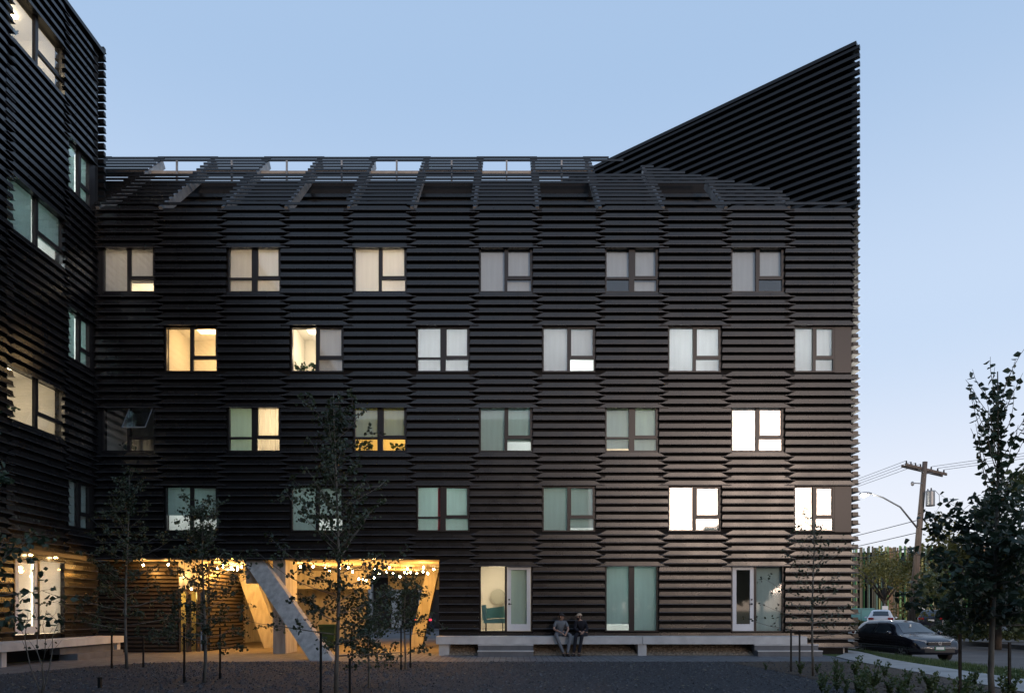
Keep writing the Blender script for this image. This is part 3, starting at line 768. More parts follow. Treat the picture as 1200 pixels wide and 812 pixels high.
steps('two low dark steps at the right end of the long bench', X(887, 24.5), X(962, 24.5), 24.38, 'y', (X(925, 24.5), 24.4, 0))
steps('two low dark steps beside the bench of the left wing', 22.2, 25.2, -14.0, 'x', (-14.3, 24, 0))
# foundation at the street corner
f_ = MB().box((X(962), FY+.1, 0), (12.3, FY+.5, .26)).build('foundation', M['conc_light'], bld, off=BO)

# ------------------------------------------------------------ trees
def leaf_faces(mb, c, dirv, s, rg):
    """a small folded leaf of four triangles hanging from c"""
    d = dirv.normalized(); up = Vector((rg.uniform(-1, 1), rg.uniform(-1, 1), rg.uniform(-.3, 1)))
    n = d.cross(up)
    if n.length < .05: return
    n.normalize(); m = n.cross(d); i = len(mb.v); w_ = s*.46
    a, b, t = c, c + d*s*.55, c + d*s*1.1
    l = c + d*s*.45 + n*w_ - m*s*.12; r = c + d*s*.45 - n*w_ - m*s*.12
    l2 = c + d*s*.85 + n*w_*.55 - m*s*.1; r2 = c + d*s*.85 - n*w_*.55 - m*s*.1
    mb.v += [tuple(q) for q in (a, l, l2, t, r2, r, b)]
    mb.f += [(i, i+6, i+2, i+1), (i+6, i+3, i+2), (i, i+5, i+4, i+6), (i+6, i+4, i+3)]
def rng_keep(rg, rel): return rg.random() > rel*.9
def tree(name, label, base, h, tr, z0, spread, nl, leaf, per0, seed, lm='leaf', bm='bark', group=None, up=.5, leader=True, lean=(0, 0), ztop=.93, twig=.35, twigs=6, whip=9.):
    rg = random.Random(seed); t = thing(name, label, 'tree', base, 0, group)
    path = [Vector((lean[0]*q*h+math.sin(q*5+seed)*.02*h*.4, lean[1]*q*h+math.cos(q*4+seed)*.015*h*.4, q*h)) for q in [j/9 for j in range(10)]]
    path[0] = Vector((0, 0, -.05))
    tk = MB().tube(path, tr, .008, 7); br = MB(); lf = MB()
    def pt(q): q = max(0, min(.999, q))*9; j = int(q); return path[j].lerp(path[j+1], q-j)
    def leaves(p, dr, n, rad):
        for _ in range(n):
            o = Vector((rg.gauss(0, 1), rg.gauss(0, 1), rg.gauss(0, 1)))*rad*.4
            leaf_faces(lf, p+o, Vector((rg.uniform(-1, 1), rg.uniform(-1, 1), rg.uniform(-1.1, .35))), leaf*rg.uniform(.6, 1.2), rg)
    for i in range(nl):
        q = z0/h + (ztop - z0/h)*((i+rg.random()*.7)/nl); p = pt(q); rel = (q - z0/h)/(1 - z0/h)
        L = spread*(1.15-.8*rel)*rg.uniform(.55, 1.25); az = i*2.4+rg.uniform(-.5, .5)
        dr = Vector((math.cos(az), math.sin(az), up*rg.uniform(.5, 1.8)*(.05+1.5*rel)+(1.0 if rel > whip else 0))).normalized()
        if rel > whip: L *= 1.45
        pts = [p]; cur = dr.copy()
        for k in range(5):
            pts.append(pts[-1]+cur*L/5); cur = (cur+Vector((rg.uniform(-.2, .2), rg.uniform(-.2, .2), rg.uniform(-.05, .12+.2*rel)))).normalized()
        br.tube(pts, max(.006, tr*.30*(1.1-rel)), .003, 5)
        per = per0
        if whip < 2: per = per0*2 if rel < .35 else per0
        if rel > whip:
            for k in range(11):
                f = k/11; j = min(4, int(f*5)); tp = pts[j].lerp(pts[j+1], f*5-j)
                leaf_faces(lf, tp, Vector((rg.uniform(-1, 1), rg.uniform(-1, 1), rg.uniform(-.8, .1))), leaf*rg.uniform(.7, 1.1), rg)
            continue
        for k in range(twigs):
            f = .15+.85*(k+rg.random())/twigs; j = min(4, int(f*5)); tp = pts[j].lerp(pts[j+1], f*5-j)
            td = Vector((rg.uniform(-1, 1), rg.uniform(-1, 1), rg.uniform(-.3, 1))).normalized(); tl = twig*rg.uniform(.4, 1.1)*(L/spread*.6+.5)
            br.tube([tp, tp+td*tl*.5, tp+td*tl+Vector((0, 0, -.04))], .004, .002, 3)
            for e in range(3): leaves(tp+td*tl*(e+1)/3, td, per if rng_keep(rg, rel) else per//2, leaf*1.3)
        leaves(pts[-1], dr, per, leaf)
    if leader:
        for k in range(14): leaves(pt(.72+.28*k/14), None, max(1, per0//2), leaf*.9)
    tk.build('trunk', M[bm], t, True); br.build('branches', M[bm], t, True); lf.build('crown', M[lm], t)
    return t
def stakes(pts, gname):
    for i, (x, y_, h_, lab) in enumerate(pts):
        o = MB().box((-.018, -.018, -.05), (.018, .018, h_)).box((-.03, -.005, .02), (.03, .005, .14)).box((-.006, -.03, h_-.3), (.006, .03, h_-.27)).build('tree_stake', M['stake'])
        o.location = (x, y_, 0); tag(o, lab, 'stake', gname)
def gxy(px, y): return (X(px, y), y)
ty = 1312/(783-715)
tree('young_tree', 'slim young aspen left of the passage in front of the ribbed wall', (*gxy(149, ty), 0), Z(556, ty), .042, .85, 1.5, 40, .07, 6, 3)
stakes([(*gxy(131, ty), .48*ty/10, 'dark stake left of the aspen by the left bench'), (*gxy(168, ty+.3), .48*ty/10, 'dark stake right of the aspen by the left bench')], 'stakes beside the young trees')
ty = 1312/(800-715)
tree('young_tree', 'young leafy aspen in front of the passage entrance', (*gxy(239, ty), 0), Z(585, ty), .04, .75, 1.2, 40, .062, 6, 7)
stakes([(*gxy(216, ty), 1.28, 'dark stake left of the aspen before the passage entrance'), (*gxy(258, ty+.9), 1.2, 'dark stake right of the aspen before the passage entrance')], 'stakes beside the young trees')
ty = 12.6
tree('young_tree', 'tallest young aspen of the court with its top before the second floor windows', (*gxy(394, ty), 0), Z(462, ty), .042, .75, 1.45, 48, .066, 5, 12, twigs=7, up=.7)
stakes([(*gxy(376, ty+.3), 1.2, 'dark stake left of the tallest aspen'), (*gxy(410, ty-.1), .75, 'dark stake right of the tallest aspen')], 'stakes beside the young trees')
ty = 1312/(784-715)
tree('young_tree', 'low bushy young aspen before the right end of the passage', (*gxy(475, ty), 0), Z(668, ty), .03, .95, 1.0, 26, .07, 4, 21, ztop=.85)
stakes([(*gxy(470, ty-.2), 1.2, 'dark stake left of the bushy low aspen'), (*gxy(481, ty+.5), 1.2, 'dark stake right of the bushy low aspen')], 'stakes beside the young trees')
ty = 14.5
tree('young_tree', 'small leafy sapling between the tallest aspen and the bushy one', (*gxy(432, ty), 0), Z(694, ty), .025, .5, .65, 18, .065, 4, 33, ztop=.85)
ty = 1312/(792-715)
tree('young_tree', 'thin sparse aspen before the right corner of the building', (*gxy(953, ty), 0), Z(610, ty), .032, .95, 1.25, 28, .06, 2, 41)
stakes([(*gxy(927, ty+1.2), 1.1, 'dark stake left of the sparse aspen by the corner'), (*gxy(937, ty+1.9), .95, 'dark stake right of the sparse aspen by the corner')], 'stakes beside the young trees')
ty = 11.0
tree('young_tree', 'large dark leaved aspen in the right foreground', (*gxy(1164, ty), 0), Z(436, ty), .05, 1.35, 1.18, 60, .11, 2, 55, lm='leaf_near', twigs=9, up=.6, whip=.45, lean=(.012, 0))
stakes([(*gxy(1125, ty+.3), 1.22, 'dark stake left of the large foreground aspen'), (*gxy(1183, ty+1.2), 1.05, 'dark stake right of the large foreground aspen')], 'stakes beside the young trees')
tree('young_tree', 'aspen reaching in at the left edge before the lit wing window', (-7.55, 9.6, 0), 4.6, .05, 1.4, 1.15, 24, .10, 3, 63, lm='leaf_near')
# bare sapling in the left foreground
def sapling(label, x, y, h, seed, n=3):
    rg = random.Random(seed); t = thing('bare_sapling', label, 'plant', (x, y, 0)); st_ = MB(); lf = MB()
    for k in range(n):
        a = rg.uniform(0, 6.28); pts = [Vector((0, 0, -.02))]; cur = Vector((math.cos(a)*.35, math.sin(a)*.2, 1))
        for j in range(6):
            pts.append(pts[-1]+cur.normalized()*h/6); cur += Vector((rg.uniform(-.3, .45), rg.uniform(-.2, .2), rg.uniform(-.1, .1)))
        st_.tube(pts, .013, .004, 5)
        for j in (3, 4, 5):
            st_.tube([pts[j], pts[j]+Vector((rg.uniform(-.25, .25), 0, .22))], .005, .003, 4)
            for q in range(2): leaf_faces(lf, pts[j]+Vector((rg.uniform(-.1, .1), 0, rg.uniform(0, .2))), Vector((rg.uniform(-1, 1), rg.uniform(-1, 1), -.3)), .06, rg)
    st_.build('stems', M['bark'], t, True); lf.build('leaves', M['leaf'], t)
sapling('thin bare sapling in the left foreground gravel', X(48, 13.2), 13.2, 1.75, 4, 4)
o = MB().box((-.03, -.03, -.05), (.03, .03, .22)).box((-.045, -.012, .2), (.045, .012, .23)).build('marker_post', M['stake']); o.location = (*gxy(117, 14.4), 0); tag(o, 'short dark post stub in the gravel at the bottom left', 'post')

# ------------------------------------------------------------ weeds of the planting bed
def weed(label, x, y, h, seed, n=9):
    rg = random.Random(seed); t = MB(); lf = MB()
    for k in range(n):
        a = rg.random()*6.28; L = h*rg.uniform(.5, 1.1); tip = Vector((math.cos(a)*L*.45, math.sin(a)*L*.45, L))
        mid = Vector((math.cos(a)*L*.15, math.sin(a)*L*.15, L*.55))
        lf.tube([(0, 0, 0), mid, tip], .006, .002, 3)
        for e in range(11):
            q = .15+.85*e/11; p = (Vector((0, 0, 0)).lerp(mid, q*2) if q < .5 else mid.lerp(tip, q*2-1))
            leaf_faces(lf, p, Vector((rg.uniform(-1, 1), rg.uniform(-1, 1), rg.uniform(.0, .9))), h*rg.uniform(.08, .16), rg)
    return lf.mesh('weed', M['weed'])
wm = [weed('', 0, 0, .42, 100+q, 8+q) for q in range(6)]
rg = random.Random(8); placed = []
for i in range(400):
    px_, py_ = rg.uniform(870, 1190), rg.uniform(768, 840)
    if py_ < 775+max(0, (px_-985))*.17 + 2 or (px_ < 960 and py_ > 795): continue
    if px_ < 960 and rg.random() < .75: continue
    x, y_ = G(px_, py_)
    if any((x-a)**2+(y_-b)**2 < .16 for a, b in placed) or x > 9.7: continue
    placed.append((x, y_))
    if len(placed) > 52: break
    o = bpy.data.objects.new('wild_plant', wm[i % 6]); C.objects.link(o); o.location = (x, y_, .01)
    s_ = rg.uniform(.45, 1.1)*(1.0 if px_ > 1000 else .8); o.scale = (s_, s_, s_*rg.uniform(.9, 1.25)); o.rotation_euler = (0, 0, rg.random()*6.28)
    tag(o, 'leafy wild green plant growing in the mulch bed by the street', 'plant', 'wild plants in the mulch bed')

g = MB(); rg = random.Random(31)
for i in range(5200):
    px_, py_ = rg.uniform(820, 1200), rg.uniform(776, 900); x, y_ = G(px_, py_)
    if x > 9.75 or y_ > 21.8 or x < at_y([(6.9, 9), (6.9, 13), (7.0, 17), (6.9, 19.5), (6.7, 21.3), (7.6, 22)], y_)[0]: continue
    a = rg.random()*6.28; L_ = rg.uniform(.02, .07); w_ = rg.uniform(.01, .022); z = .012+rg.uniform(0, .025); t_ = rg.uniform(-.02, .02)
    ca, sa = math.cos(a), math.sin(a)
    g.poly([(x+ca*L_-sa*w_, y_+sa*L_+ca*w_, z+t_), (x-ca*L_-sa*w_, y_-sa*L_+ca*w_, z-t_*.3), (x-ca*L_+sa*w_, y_-sa*L_-ca*w_, z), (x+ca*L_+sa*w_, y_+sa*L_-ca*w_, z+t_)])
M['chip'] = mat('wood_chip', (.05, .036, .026), .95, col2=(.20, .155, .115), vscale=7, detail=2)
g.build('wood_chips', M['chip'], kind='stuff')
# ------------------------------------------------------------ cars
def car(label, kind, paint, loc, rz, green=False):
    t = thing('parked_car', label, 'car', loc, rz)
    if kind == 'hatch':
        prof = [(-2.12, .62, .90), (-2.09, .99, .95), (-2.0, 1.16, .96), (-1.78, 1.37, .96), (-1.4, 1.445, .96), (-.6, 1.475, .95), (0., 1.46, .94), (.35, 1.38, .94), (.72, 1.17, .94), (1.08, .985, .93), (1.45, .93, .89), (1.8, .84, .80), (2.02, .74, .70), (2.12, .58, .55)]
        Wd, wr, wb = .895, .56, 1.315
    else:
        prof = [(-2.28, .75, .74), (-2.24, 1.06, 1.0), (-2.12, 1.26, 1.04), (-1.85, 1.56, 1.04), (-1.5, 1.66, 1.03), (-.6, 1.70, 1.02), (.1, 1.67, 1.01), (.45, 1.58, 1.0), (.8, 1.36, 1.0), (1.15, 1.13, 1.0), (1.55, 1.08, 1.0), (1.95, .98, .94), (2.2, .84, .8), (2.28, .66, .62)]
        Wd, wr, wb = .93, .62, 1.36
    ends = [p[0] for p in prof]
    def prm(x):
        for a, b in zip(prof, prof[1:]):
            if a[0] <= x <= b[0]:
                q = (x-a[0])/(b[0]-a[0]); return a[1]+(b[1]-a[1])*q, a[2]+(b[2]-a[2])*q
        return prof[-1][1:]
    xe = prof[-1][0]
    def sect(x):
        zr, zb = prm(x); zb = min(zb, zr-.03)
        e = max(0, (abs(x)-(xe-.55))/.55); wm_ = Wd*(1-.20*e**2.2)
        zl = .24+.06*max(0, (abs(x)-1.5)); cab = max(0, min(1, (zr-zb-.06)/.3)); wt = wm_*.86*(1-cab)+wr*cab
        return [(wm_*.9, zl), (wm_*.985, zl+.1), (wm_, (zl+zb)*.5), (wm_*.985, zb-.07), (wm_*.955, zb), (wt+(wm_*.95-wt)*.10, zb+(zr-.05-zb)*.9), (wt*.86, zr-.018), (wt*.5, zr), (0, zr+.004)]
    xs = sorted(set(ends + [-xe+.06+j*(2*xe-.12)/26 for j in range(27)]))
    body = MB(); rings = []
    for x in xs:
        s_ = sect(x); rings.append([(x, yy, zz) for yy, zz in s_] + [(x, -yy, zz) for yy, zz in s_[-2::-1]])
    body.loft(rings); ob = body.build('body', paint, t, True)
    # side windows: patches of the cabin side set just proud of it
    def side(x, v, sg, o=.006):
        s_ = sect(x); a, b = s_[4], s_[5]; yy = a[0]+(b[0]-a[0])*v; zz = a[1]+(b[1]-a[1])*v
        return (x, sg*(yy+o), zz+o*.4)
    rear = -1.80 if kind == 'hatch' else -1.8
    segs = [(rear+.12, -.62, .3, 0), (-.54, .28, 0, .26)] + ([] if kind == 'hatch' else [])
    for sg in (1, -1):
        for a, b, ra, rb in segs:
            m_ = MB(); n = 6; lo_ = []; hi = []
            for j in range(n+1):
                q = j/n; xl = a-ra*.2+(b+rb*1.6-a+ra*.2)*q; xh = a+ra+(b-rb*.2-a-ra)*q
                lo_.append(side(xl, .08, sg)); hi.append(side(xh, .90, sg))
            m_.loft([lo_, hi], cap=False, closed=False); m_.build('side_window', M['carglass'], t)
        # mirror, door seam, handles
        MB().ball((.72, sg*(Wd+.10), 1.0 if kind == 'hatch' else 1.08), .09, .10, .07).build('wing_mirror', paint, t, True)
        for hx in (-.95, .02): MB().box((hx-.09, sg*Wd*.985-.015, .80), (hx+.09, sg*Wd*.985+.02, .83)).build('door_handle', paint, t)
    def top(x, u, o=.006):
        s_ = sect(x); return (x, s_[7][0]*1.6*u if False else (s_[6][0]*1.0)*u, s_[6][1]+(s_[8][1]-s_[6][1])*(1-u*u)+o)
    fx = (.40, 1.02) if kind == 'hatch' else (.50, 1.10)
    m_ = MB(); m_.loft([[top(x, u, .012) for u in (-.96, -.5, 0, .5, .96)] for x in [fx[0]+(fx[1]-fx[0])*j/5 for j in range(6)]], cap=False, closed=False); m_.build('windscreen', M['carglass'], t)
    bx = (-2.02, -1.74) if kind == 'hatch' else (-2.14, -1.82)
    m_ = MB(); m_.loft([[(x-.012, *top(x, u, .012)[1:]) for u in (-.92, -.5, 0, .5, .92)] for x in [bx[0]+(bx[1]-bx[0])*j/4 for j in range(5)]], cap=False, closed=False); m_.build('rear_window', M['carglass'], t)
    # wheels
    for wx in (-wb, wb):
        for sg in (1, -1):
            yo = Wd-.02; rr = .315 if kind == 'hatch' else .35
            wm_ = MB(); n = 20
            wm_.loft([[(wx+math.cos(2*math.pi*j/n)*r_, sg*yy, rr+math.sin(2*math.pi*j/n)*r_) for j in range(n)] for r_, yy in ((rr*.7, yo-.2), (rr, yo-.19), (rr, yo-.02), (rr*.94, yo), (rr*.68, yo))])
            wh = wm_.build('wheel', M['rubber'], t, True)
            rm = MB().loft([[(wx+math.cos(2*math.pi*j/n)*r_, sg*yy, rr+math.sin(2*math.pi*j/n)*r_) for j in range(n)] for r_, yy in ((rr*.66, yo-.03), (rr*.66, yo+.006), (rr*.6, yo-.005))])
            for q in range(5):
                a = 2*math.pi*q/5; ca, sa = math.cos(a), math.sin(a)
                rm.loft([[(wx+ca*r_-sa*w_*.5*s1, sg*(yo+.002+o), rr+sa*r_+ca*w_*.5*s1) for s1 in (-1, 1) for o in ((0, .012) if s1 < 0 else (.012, 0))] for r_, w_ in ((.03, .05), (rr*.62, .07))])
            rm.build('rim', M['rim'], wh)
            ar = MB(); ar.loft([[(wx+math.cos(math.pi*j/14)*r_, sg*(Wd*.985+o), rr+math.sin(math.pi*j/14)*r_) for r_, o in ((rr+.055, .012), (rr+.0, .0), (rr+.0, -.05), (rr+.055, -.05))] for j in range(15)])
            ar.build('wheel_arch', M['plast'], t)
    fz = .62 if kind == 'hatch' else .74
    for sg in (1, -1):
        m_ = MB(); m_.loft([[(xe-.055-.30*q, sg*(Wd*(.50+.40*q)), fz+.05+.07*q+o) for o in (0, .10-.02*q)] + [(xe-.20-.30*q, sg*(Wd*(.50+.40*q)), fz+.05+.07*q+o) for o in (.10-.02*q, 0)] for q in (0, .5, 1)])
        m_.build('headlight', M['headl'], t)
        m_ = MB().box((-xe-.005, sg*Wd*.5, fz+.22), (-xe+.20, sg*Wd*.88, fz+.36)); m_.build('tail_light', M['redlens'], t)
    MB().box((xe-.06, -Wd*.47, fz-.005), (xe+.005, Wd*.47, fz+.085)).build('grille', M['plast'], t)
    MB().box((xe-.05, -Wd*.62, fz-.27), (xe+.012, Wd*.62, fz-.14)).build('air_intake', M['plast'], t)
    MB().box((xe-.05, -Wd*.66, fz-.115), (xe+.016, Wd*.66, fz-.095)).build('chrome_strip', M['chrome'], t)
    MB().box((xe-.06, -Wd*.47, fz+.09), (xe+.01, Wd*.47, fz+.103)).build('chrome_strip', M['chrome'], t)
    if green:
        bd = MB(); n = 16; cx = xe+.02; cz = fz+.05; r_ = .062
        for j in range(n):
            a0, a1 = 2*math.pi*j/n, 2*math.pi*(j+1)/n
            bd.loft([[(cx+e, math.cos(a)*rr, cz+math.sin(a)*rr) for e, rr in ((-.02, r_), (.004, r_), (.004, r_-.012), (-.02, r_-.012))] for a in (a0, a1)])
        def bar(p, q): bd.loft([[(cx+e, y_+dy, z_) for e, dy in ((-.01, -.006), (.003, -.006), (.003, .006), (-.01, .006))] for y_, z_ in (p, q)])
        for a, b in (((-.022, cz+.045), (0, cz+.006)), ((.022, cz+.045), (0, cz+.006)), ((-.045, cz+.028), (-.018, cz-.042)), ((-.018, cz-.042), (0, cz-.004)), ((.0, cz-.004), (.018, cz-.042)), ((.018, cz-.042), (.045, cz+.028))): bar(a, b)
        bd.build('badge', M['chrome'], t)
        MB().box((xe-.03, -.19, fz-.20), (xe+.022, .19, fz-.06)).build('plate_holder', M['greenplate'], t)
        MB().box((xe-.03, -.15, fz-.165), (xe+.026, .15, fz-.075)).build('number_plate', M['plate'], t)
        MB().box((.62, -.12, 1.225), (.64, -.06, 1.32)).build('windscreen_tag', M['plate'], t)
    MB().box((-xe-.008, -.20, fz+.10), (-xe+.02, .20, fz+.22)).build('number_plate', M['plate'], t)
    MB().box((-xe-.02, -Wd*.8, .36), (-xe+.2, Wd*.8, .5)).build('rear_bumper', M['plast'], t)
    return t
M['redlens'] = mat('red_lens', (.32, .012, .015), .25)
M['redlit'] = emis('lit_tail_light', (1, .03, .05), 3)
car('black hatchback parked at the kerb facing the viewer, roundel on its grille', 'hatch', M['carblack'], (15.0, 26.9, -.238), R(-86), True)
car('dark car half hidden behind the large aspen at the right edge', 'hatch', M['cardark'], (16.0, 18.6, -.238), R(-90))
car('white sport utility car parked with its tail towards the viewer', 'suv', M['carwhite'], (28.2, 53.5, -.03), R(62))
car('dark sport utility car beside the utility pole, tail towards the viewer', 'suv', M['cardark'], (32.3, 54, -.03), R(60))
c_ = car('car with red tail lights seen through the right end of the passage', 'suv', M['cardark'], (-8.0, 63, -.238), R(95))
for ch in c_.children:
    if ch.name.startswith('tail_light'): ch.data.materials[0] = M['redlit']

# ------------------------------------------------------------ street: pole, lamp, wires, screen building, hedges
py0 = 38.0
pole = thing('utility_pole', 'leaning wooden utility pole with a crossarm and a grey transformer', 'pole', (X(1066, py0), py0, -.13))
PB = Vector((X(1066, py0), py0, -.13)); PT = Vector((X(1084, py0), py0, Z(541, py0)))
def pp(q): return PB.lerp(PT, q)
MB().tube([PB, pp(.5), PT], .21, .13, 10).build('pole_shaft', M['wood'], pole, True, tuple(PB))
ca = Vector((X(1059, py0), py0-.18, Z(545, py0))); cb = Vector((X(1107, py0+.6), py0-.18+.6, Z(554, py0)))
cd = (cb-ca).normalized()
for oy in (0, .38):
    MB().loft([[tuple(p+Vector((0, oy+a, b))) for a, b in ((-.05, -.065), (.05, -.065), (.05, .065), (-.05, .065))] for p in (ca, cb)]).build('crossarm', M['wood'], pole, off=tuple(PB))
ins = [ca.lerp(cb, q) for q in (.02, .13, .24, .36, .62, .78, .93)]
for p in ins:
    MB().tube([p+Vector((0, 0, .06)), p+Vector((0, 0, .16)), p+Vector((0, 0, .22))], .045, .03, 8).build('insulator', M['plast'], pole, off=tuple(PB))
for p in (ca.lerp(cb, .3), ca.lerp(cb, .72)):
    MB().tube([p+Vector((0, .05, -.03)), pp(.93)+Vector((0, -.12, 0))], .02, n=5).build('brace', M['galv'], pole, off=tuple(PB))
tq = Vector((X(1089.5, py0-.3), py0-.35, Z(593, py0-.3)))
trf = MB().tube([tq, tq+Vector((0, 0, .06)), tq+Vector((0, 0, .75)), tq+Vector((0, 0, .82))], .22, .22, 14).build('transformer', M['galv'], pole, True, tuple(PB))
MB().tube([tq+Vector((.05, 0, .8)), tq+Vector((.05, 0, .98))], .05, .03, 8).tube([tq+Vector((-.1, .05, .8)), tq+Vector((-.1, .05, .93))], .04, .03, 8).build('bushing', M['plast'], trf, off=tuple(PB))
br_ = Vector((X(1075, py0), py0-.1, Z(567, py0)))
MB().tube([br_+Vector((.35, 0, 0)), br_+Vector((-.25, 0, .03)), br_+Vector((-.28, 0, -.08)), br_+Vector((-.34, 0, .12))], .028, n=6).ball(br_+Vector((-.32, 0, 0)), .1, .06, .13).build('cutout_switch', M['galv'], pole, off=tuple(PB))
MB().tube([tq+Vector((.25, 0, .85)), tq+Vector((.48, 0, .6)), tq+Vector((.5, 0, 0)), tq+Vector((.25, 0, -.4)), tq+Vector((-.2, .1, -.6))], .014, n=5).build('drop_cable', M['plast'], pole, off=tuple(PB))
lampt = thing('street_lamp', 'lit street lamp on a curved arm fixed to the wooden pole', 'street lamp', tuple(pp(.62)))
LO = tuple(pp(.62))
hd = Vector((X(1012, 36.8), 36.8, Z(579, 36.8)))
arm = [pp(.62), Vector((X(1055, 37.7), 37.7, Z(594, 37.7))), Vector((X(1035, 37.3), 37.3, Z(583, 37.3))), Vector((X(1022, 37), 37, Z(578.6, 37)))]
MB().tube(arm, .05, .035, 8).build('arm', M['galv'], lampt, True, LO)
MB().ball(hd+Vector((.12, 0, .03)), .36, .16, .09, 12, 6).build('lamp_head', M['galv'], lampt, True, LO)
M['street'] = emis('street_lamp_lens', (1, .96, .9), 40)
MB().ball(hd+Vector((0, -.04, -.05)), .17, .15, .11, 10, 6).build('lens', M['street'], lampt, True, LO)
ll = bpy.data.lights.new('street_light', 'POINT'); ll.energy = 250; ll.color = (1, .93, .82); ll.shadow_soft_size = .1
lo = bpy.data.objects.new('street_light', ll); C.objects.link(lo); lo.parent = lampt; lo.location = hd+Vector((0, -.05, -.25))-Vector(LO)
def wire(a, b, sag, r, label, grp):
    a = Vector(a); b = Vector(b); n = 24
    o = MB().tube([a.lerp(b, j/n)-Vector((0, 0, 4*sag*(j/n)*(1-j/n))) for j in range(n+1)], r, n=5).build('overhead_wire', M['plast'], None, off=tuple(a)); o.location = a
    tag(o, label, 'wire', grp)
M['plast'].name = 'black_plastic'
for i, p in enumerate(ins[:4]):
    wire(p+Vector((0, 0, .22)), (p.x-9, p.y+62, p.z+.3), .9, .012, 'dark wire running from the left half of the crossarm to behind the building', 'wires on the crossarm')
for i, p in enumerate(ins[4:]):
    wire(p+Vector((0, 0, .22)), (p.x+25, p.y-38, p.z+2.2), .8, .012, 'dark wire running from the right half of the crossarm towards the right', 'wires on the crossarm right')
for i, q in enumerate((.68, .61, .53)):
    p = pp(q); wire(p, (p.x-9, p.y+62, p.z+.3), 1.0, .02, ('upper', 'middle', 'lowest')[i]+' of the thick cables fixed to the pole around the lamp arm', 'cables on the pole')
# screen of coloured uprights
sc_ = thing('slatted_screen', 'tall building screen of green, yellow and brown upright slats across the street', 'building', (45, 76, -.13))
MB().box((33, 77.2, -.13), (90, 84, 8.0)).build('wall', M['back'], sc_, off=(45, 76, -.13))
cols = [(.05, .30, .10), (.035, .19, .06), (.40, .38, .12), (.20, .16, .09), (.09, .08, .05), (.20, .38, .12), (.30, .17, .09), (.10, .20, .15), (.48, .44, .22), (.05, .06, .035), (.16, .13, .08), (.10, .085, .06)]
cm = [mat('slat_colour', c_, .6, var=.15, vscale=1) for c_ in cols]
rg = random.Random(4); x = 35.0; i = 0
sm = {}
while x < 66:
    ci = rg.randrange(len(cols)); wv = rg.choice((.10, .14, .20)); hh = 8.75
    if (ci, wv) not in sm: sm[(ci, wv)] = MB().box((0, 0, 0), (wv, .12, hh)).mesh('upright', cm[ci])
    inst('upright_slat', sm[(ci, wv)], sc_, (x-45, rg.choice((-.1, .1, .3)), rg.uniform(-.3, .0)))
    x += wv+rg.uniform(.03, .12)
# row of far dark volumes and trees that closes the view
def leafball(name, label, loc, rx, ry, rz_, n, leaf, lm, seed, trunk=None, cat='tree', group=None):
    rg = random.Random(seed); t = thing(name, label, cat, loc, 0, group); lf = MB()
    cl = [(Vector((rg.gauss(0, .45), rg.gauss(0, .45), rg.gauss(0, .45))), rg.uniform(.25, .5)) for _ in range(16)]
    for i in range(n):
        c0, r0 = cl[i % len(cl)]; v = Vector((rg.gauss(0, 1), rg.gauss(0, 1), rg.gauss(0, 1))).normalized()*r0*rg.random()**.4
        p = c0+v; p = Vector((p.x*rx, p.y*ry, p.z*rz_+ (trunk[0] if trunk else rz_)))
        if p.z < .05: continue
        leaf_faces(lf, p, Vector((rg.uniform(-1, 1), rg.uniform(-1, 1), rg.uniform(-1, .3))), leaf*rg.uniform(.6, 1.3), rg)
    lf.build('crown' if cat == 'tree' else 'foliage', M[lm], t)
    if trunk:
        tk = MB().tube([(0, 0, -.1), (.05, 0, trunk[0]*.45), (-.05, .05, trunk[0])], trunk[1], trunk[1]*.6, 8); 
        for k in range(7):
            a = k*2.4; e = Vector((math.cos(a)*rx*.7, math.sin(a)*ry*.7, trunk[0]+rz_*rg.uniform(-.1, .5)))
            tk.tube([(0, 0, trunk[0]*.45+.1*k), (e.x*.4, e.y*.4, trunk[0]*.75+.1*k), tuple(e)], trunk[1]*.5, .03, 6)
        tk.build('trunk', M['darkbark'], t, True)
    return t
leafball('autumn_tree', 'thin olive leaved tree with forked trunk before the coloured screen', (X(1036, 62), 62, -.13), 4.3, 3, 3.2, 3600, .19, 'olive', 1, (5.2, .22))
leafball('broad_tree', 'dark green bushy tree right of the utility pole', (X(1168, 33), 33, -.13), 2.0, 2.0, 1.9, 4200, .2, 'deep', 2, (3.0, .2))
leafball('autumn_tree', 'yellowing tree rising above the bushes right of the pole', (X(1118, 46), 46, -.13), 2.2, 2.4, 2.8, 2600, .22, 'olive', 3, (5.0, .22))
leafball('broad_tree', 'tall dark tree at the right edge behind the foreground aspen', (X(1195, 40), 40, -.13), 3.0, 3, 4.2, 5200, .25, 'deep', 4, (5.4, .24))
leafball('hedge', 'dark low hedge on the far side of the street', (X(1135, 36), 36, -.13), 4.2, 1.2, .55, 3500, .13, 'deep', 5, cat='hedge')
for i, px_ in enumerate((1008, 1056)):
    leafball('grass_clump', ('yellow green grass clump left of the white car', 'yellow green grass clump right of the white car')[i], (X(px_, 56), 56, -.13), 1.5, .8, .55, 800, .3, 'olive', 7+i, cat='plant')
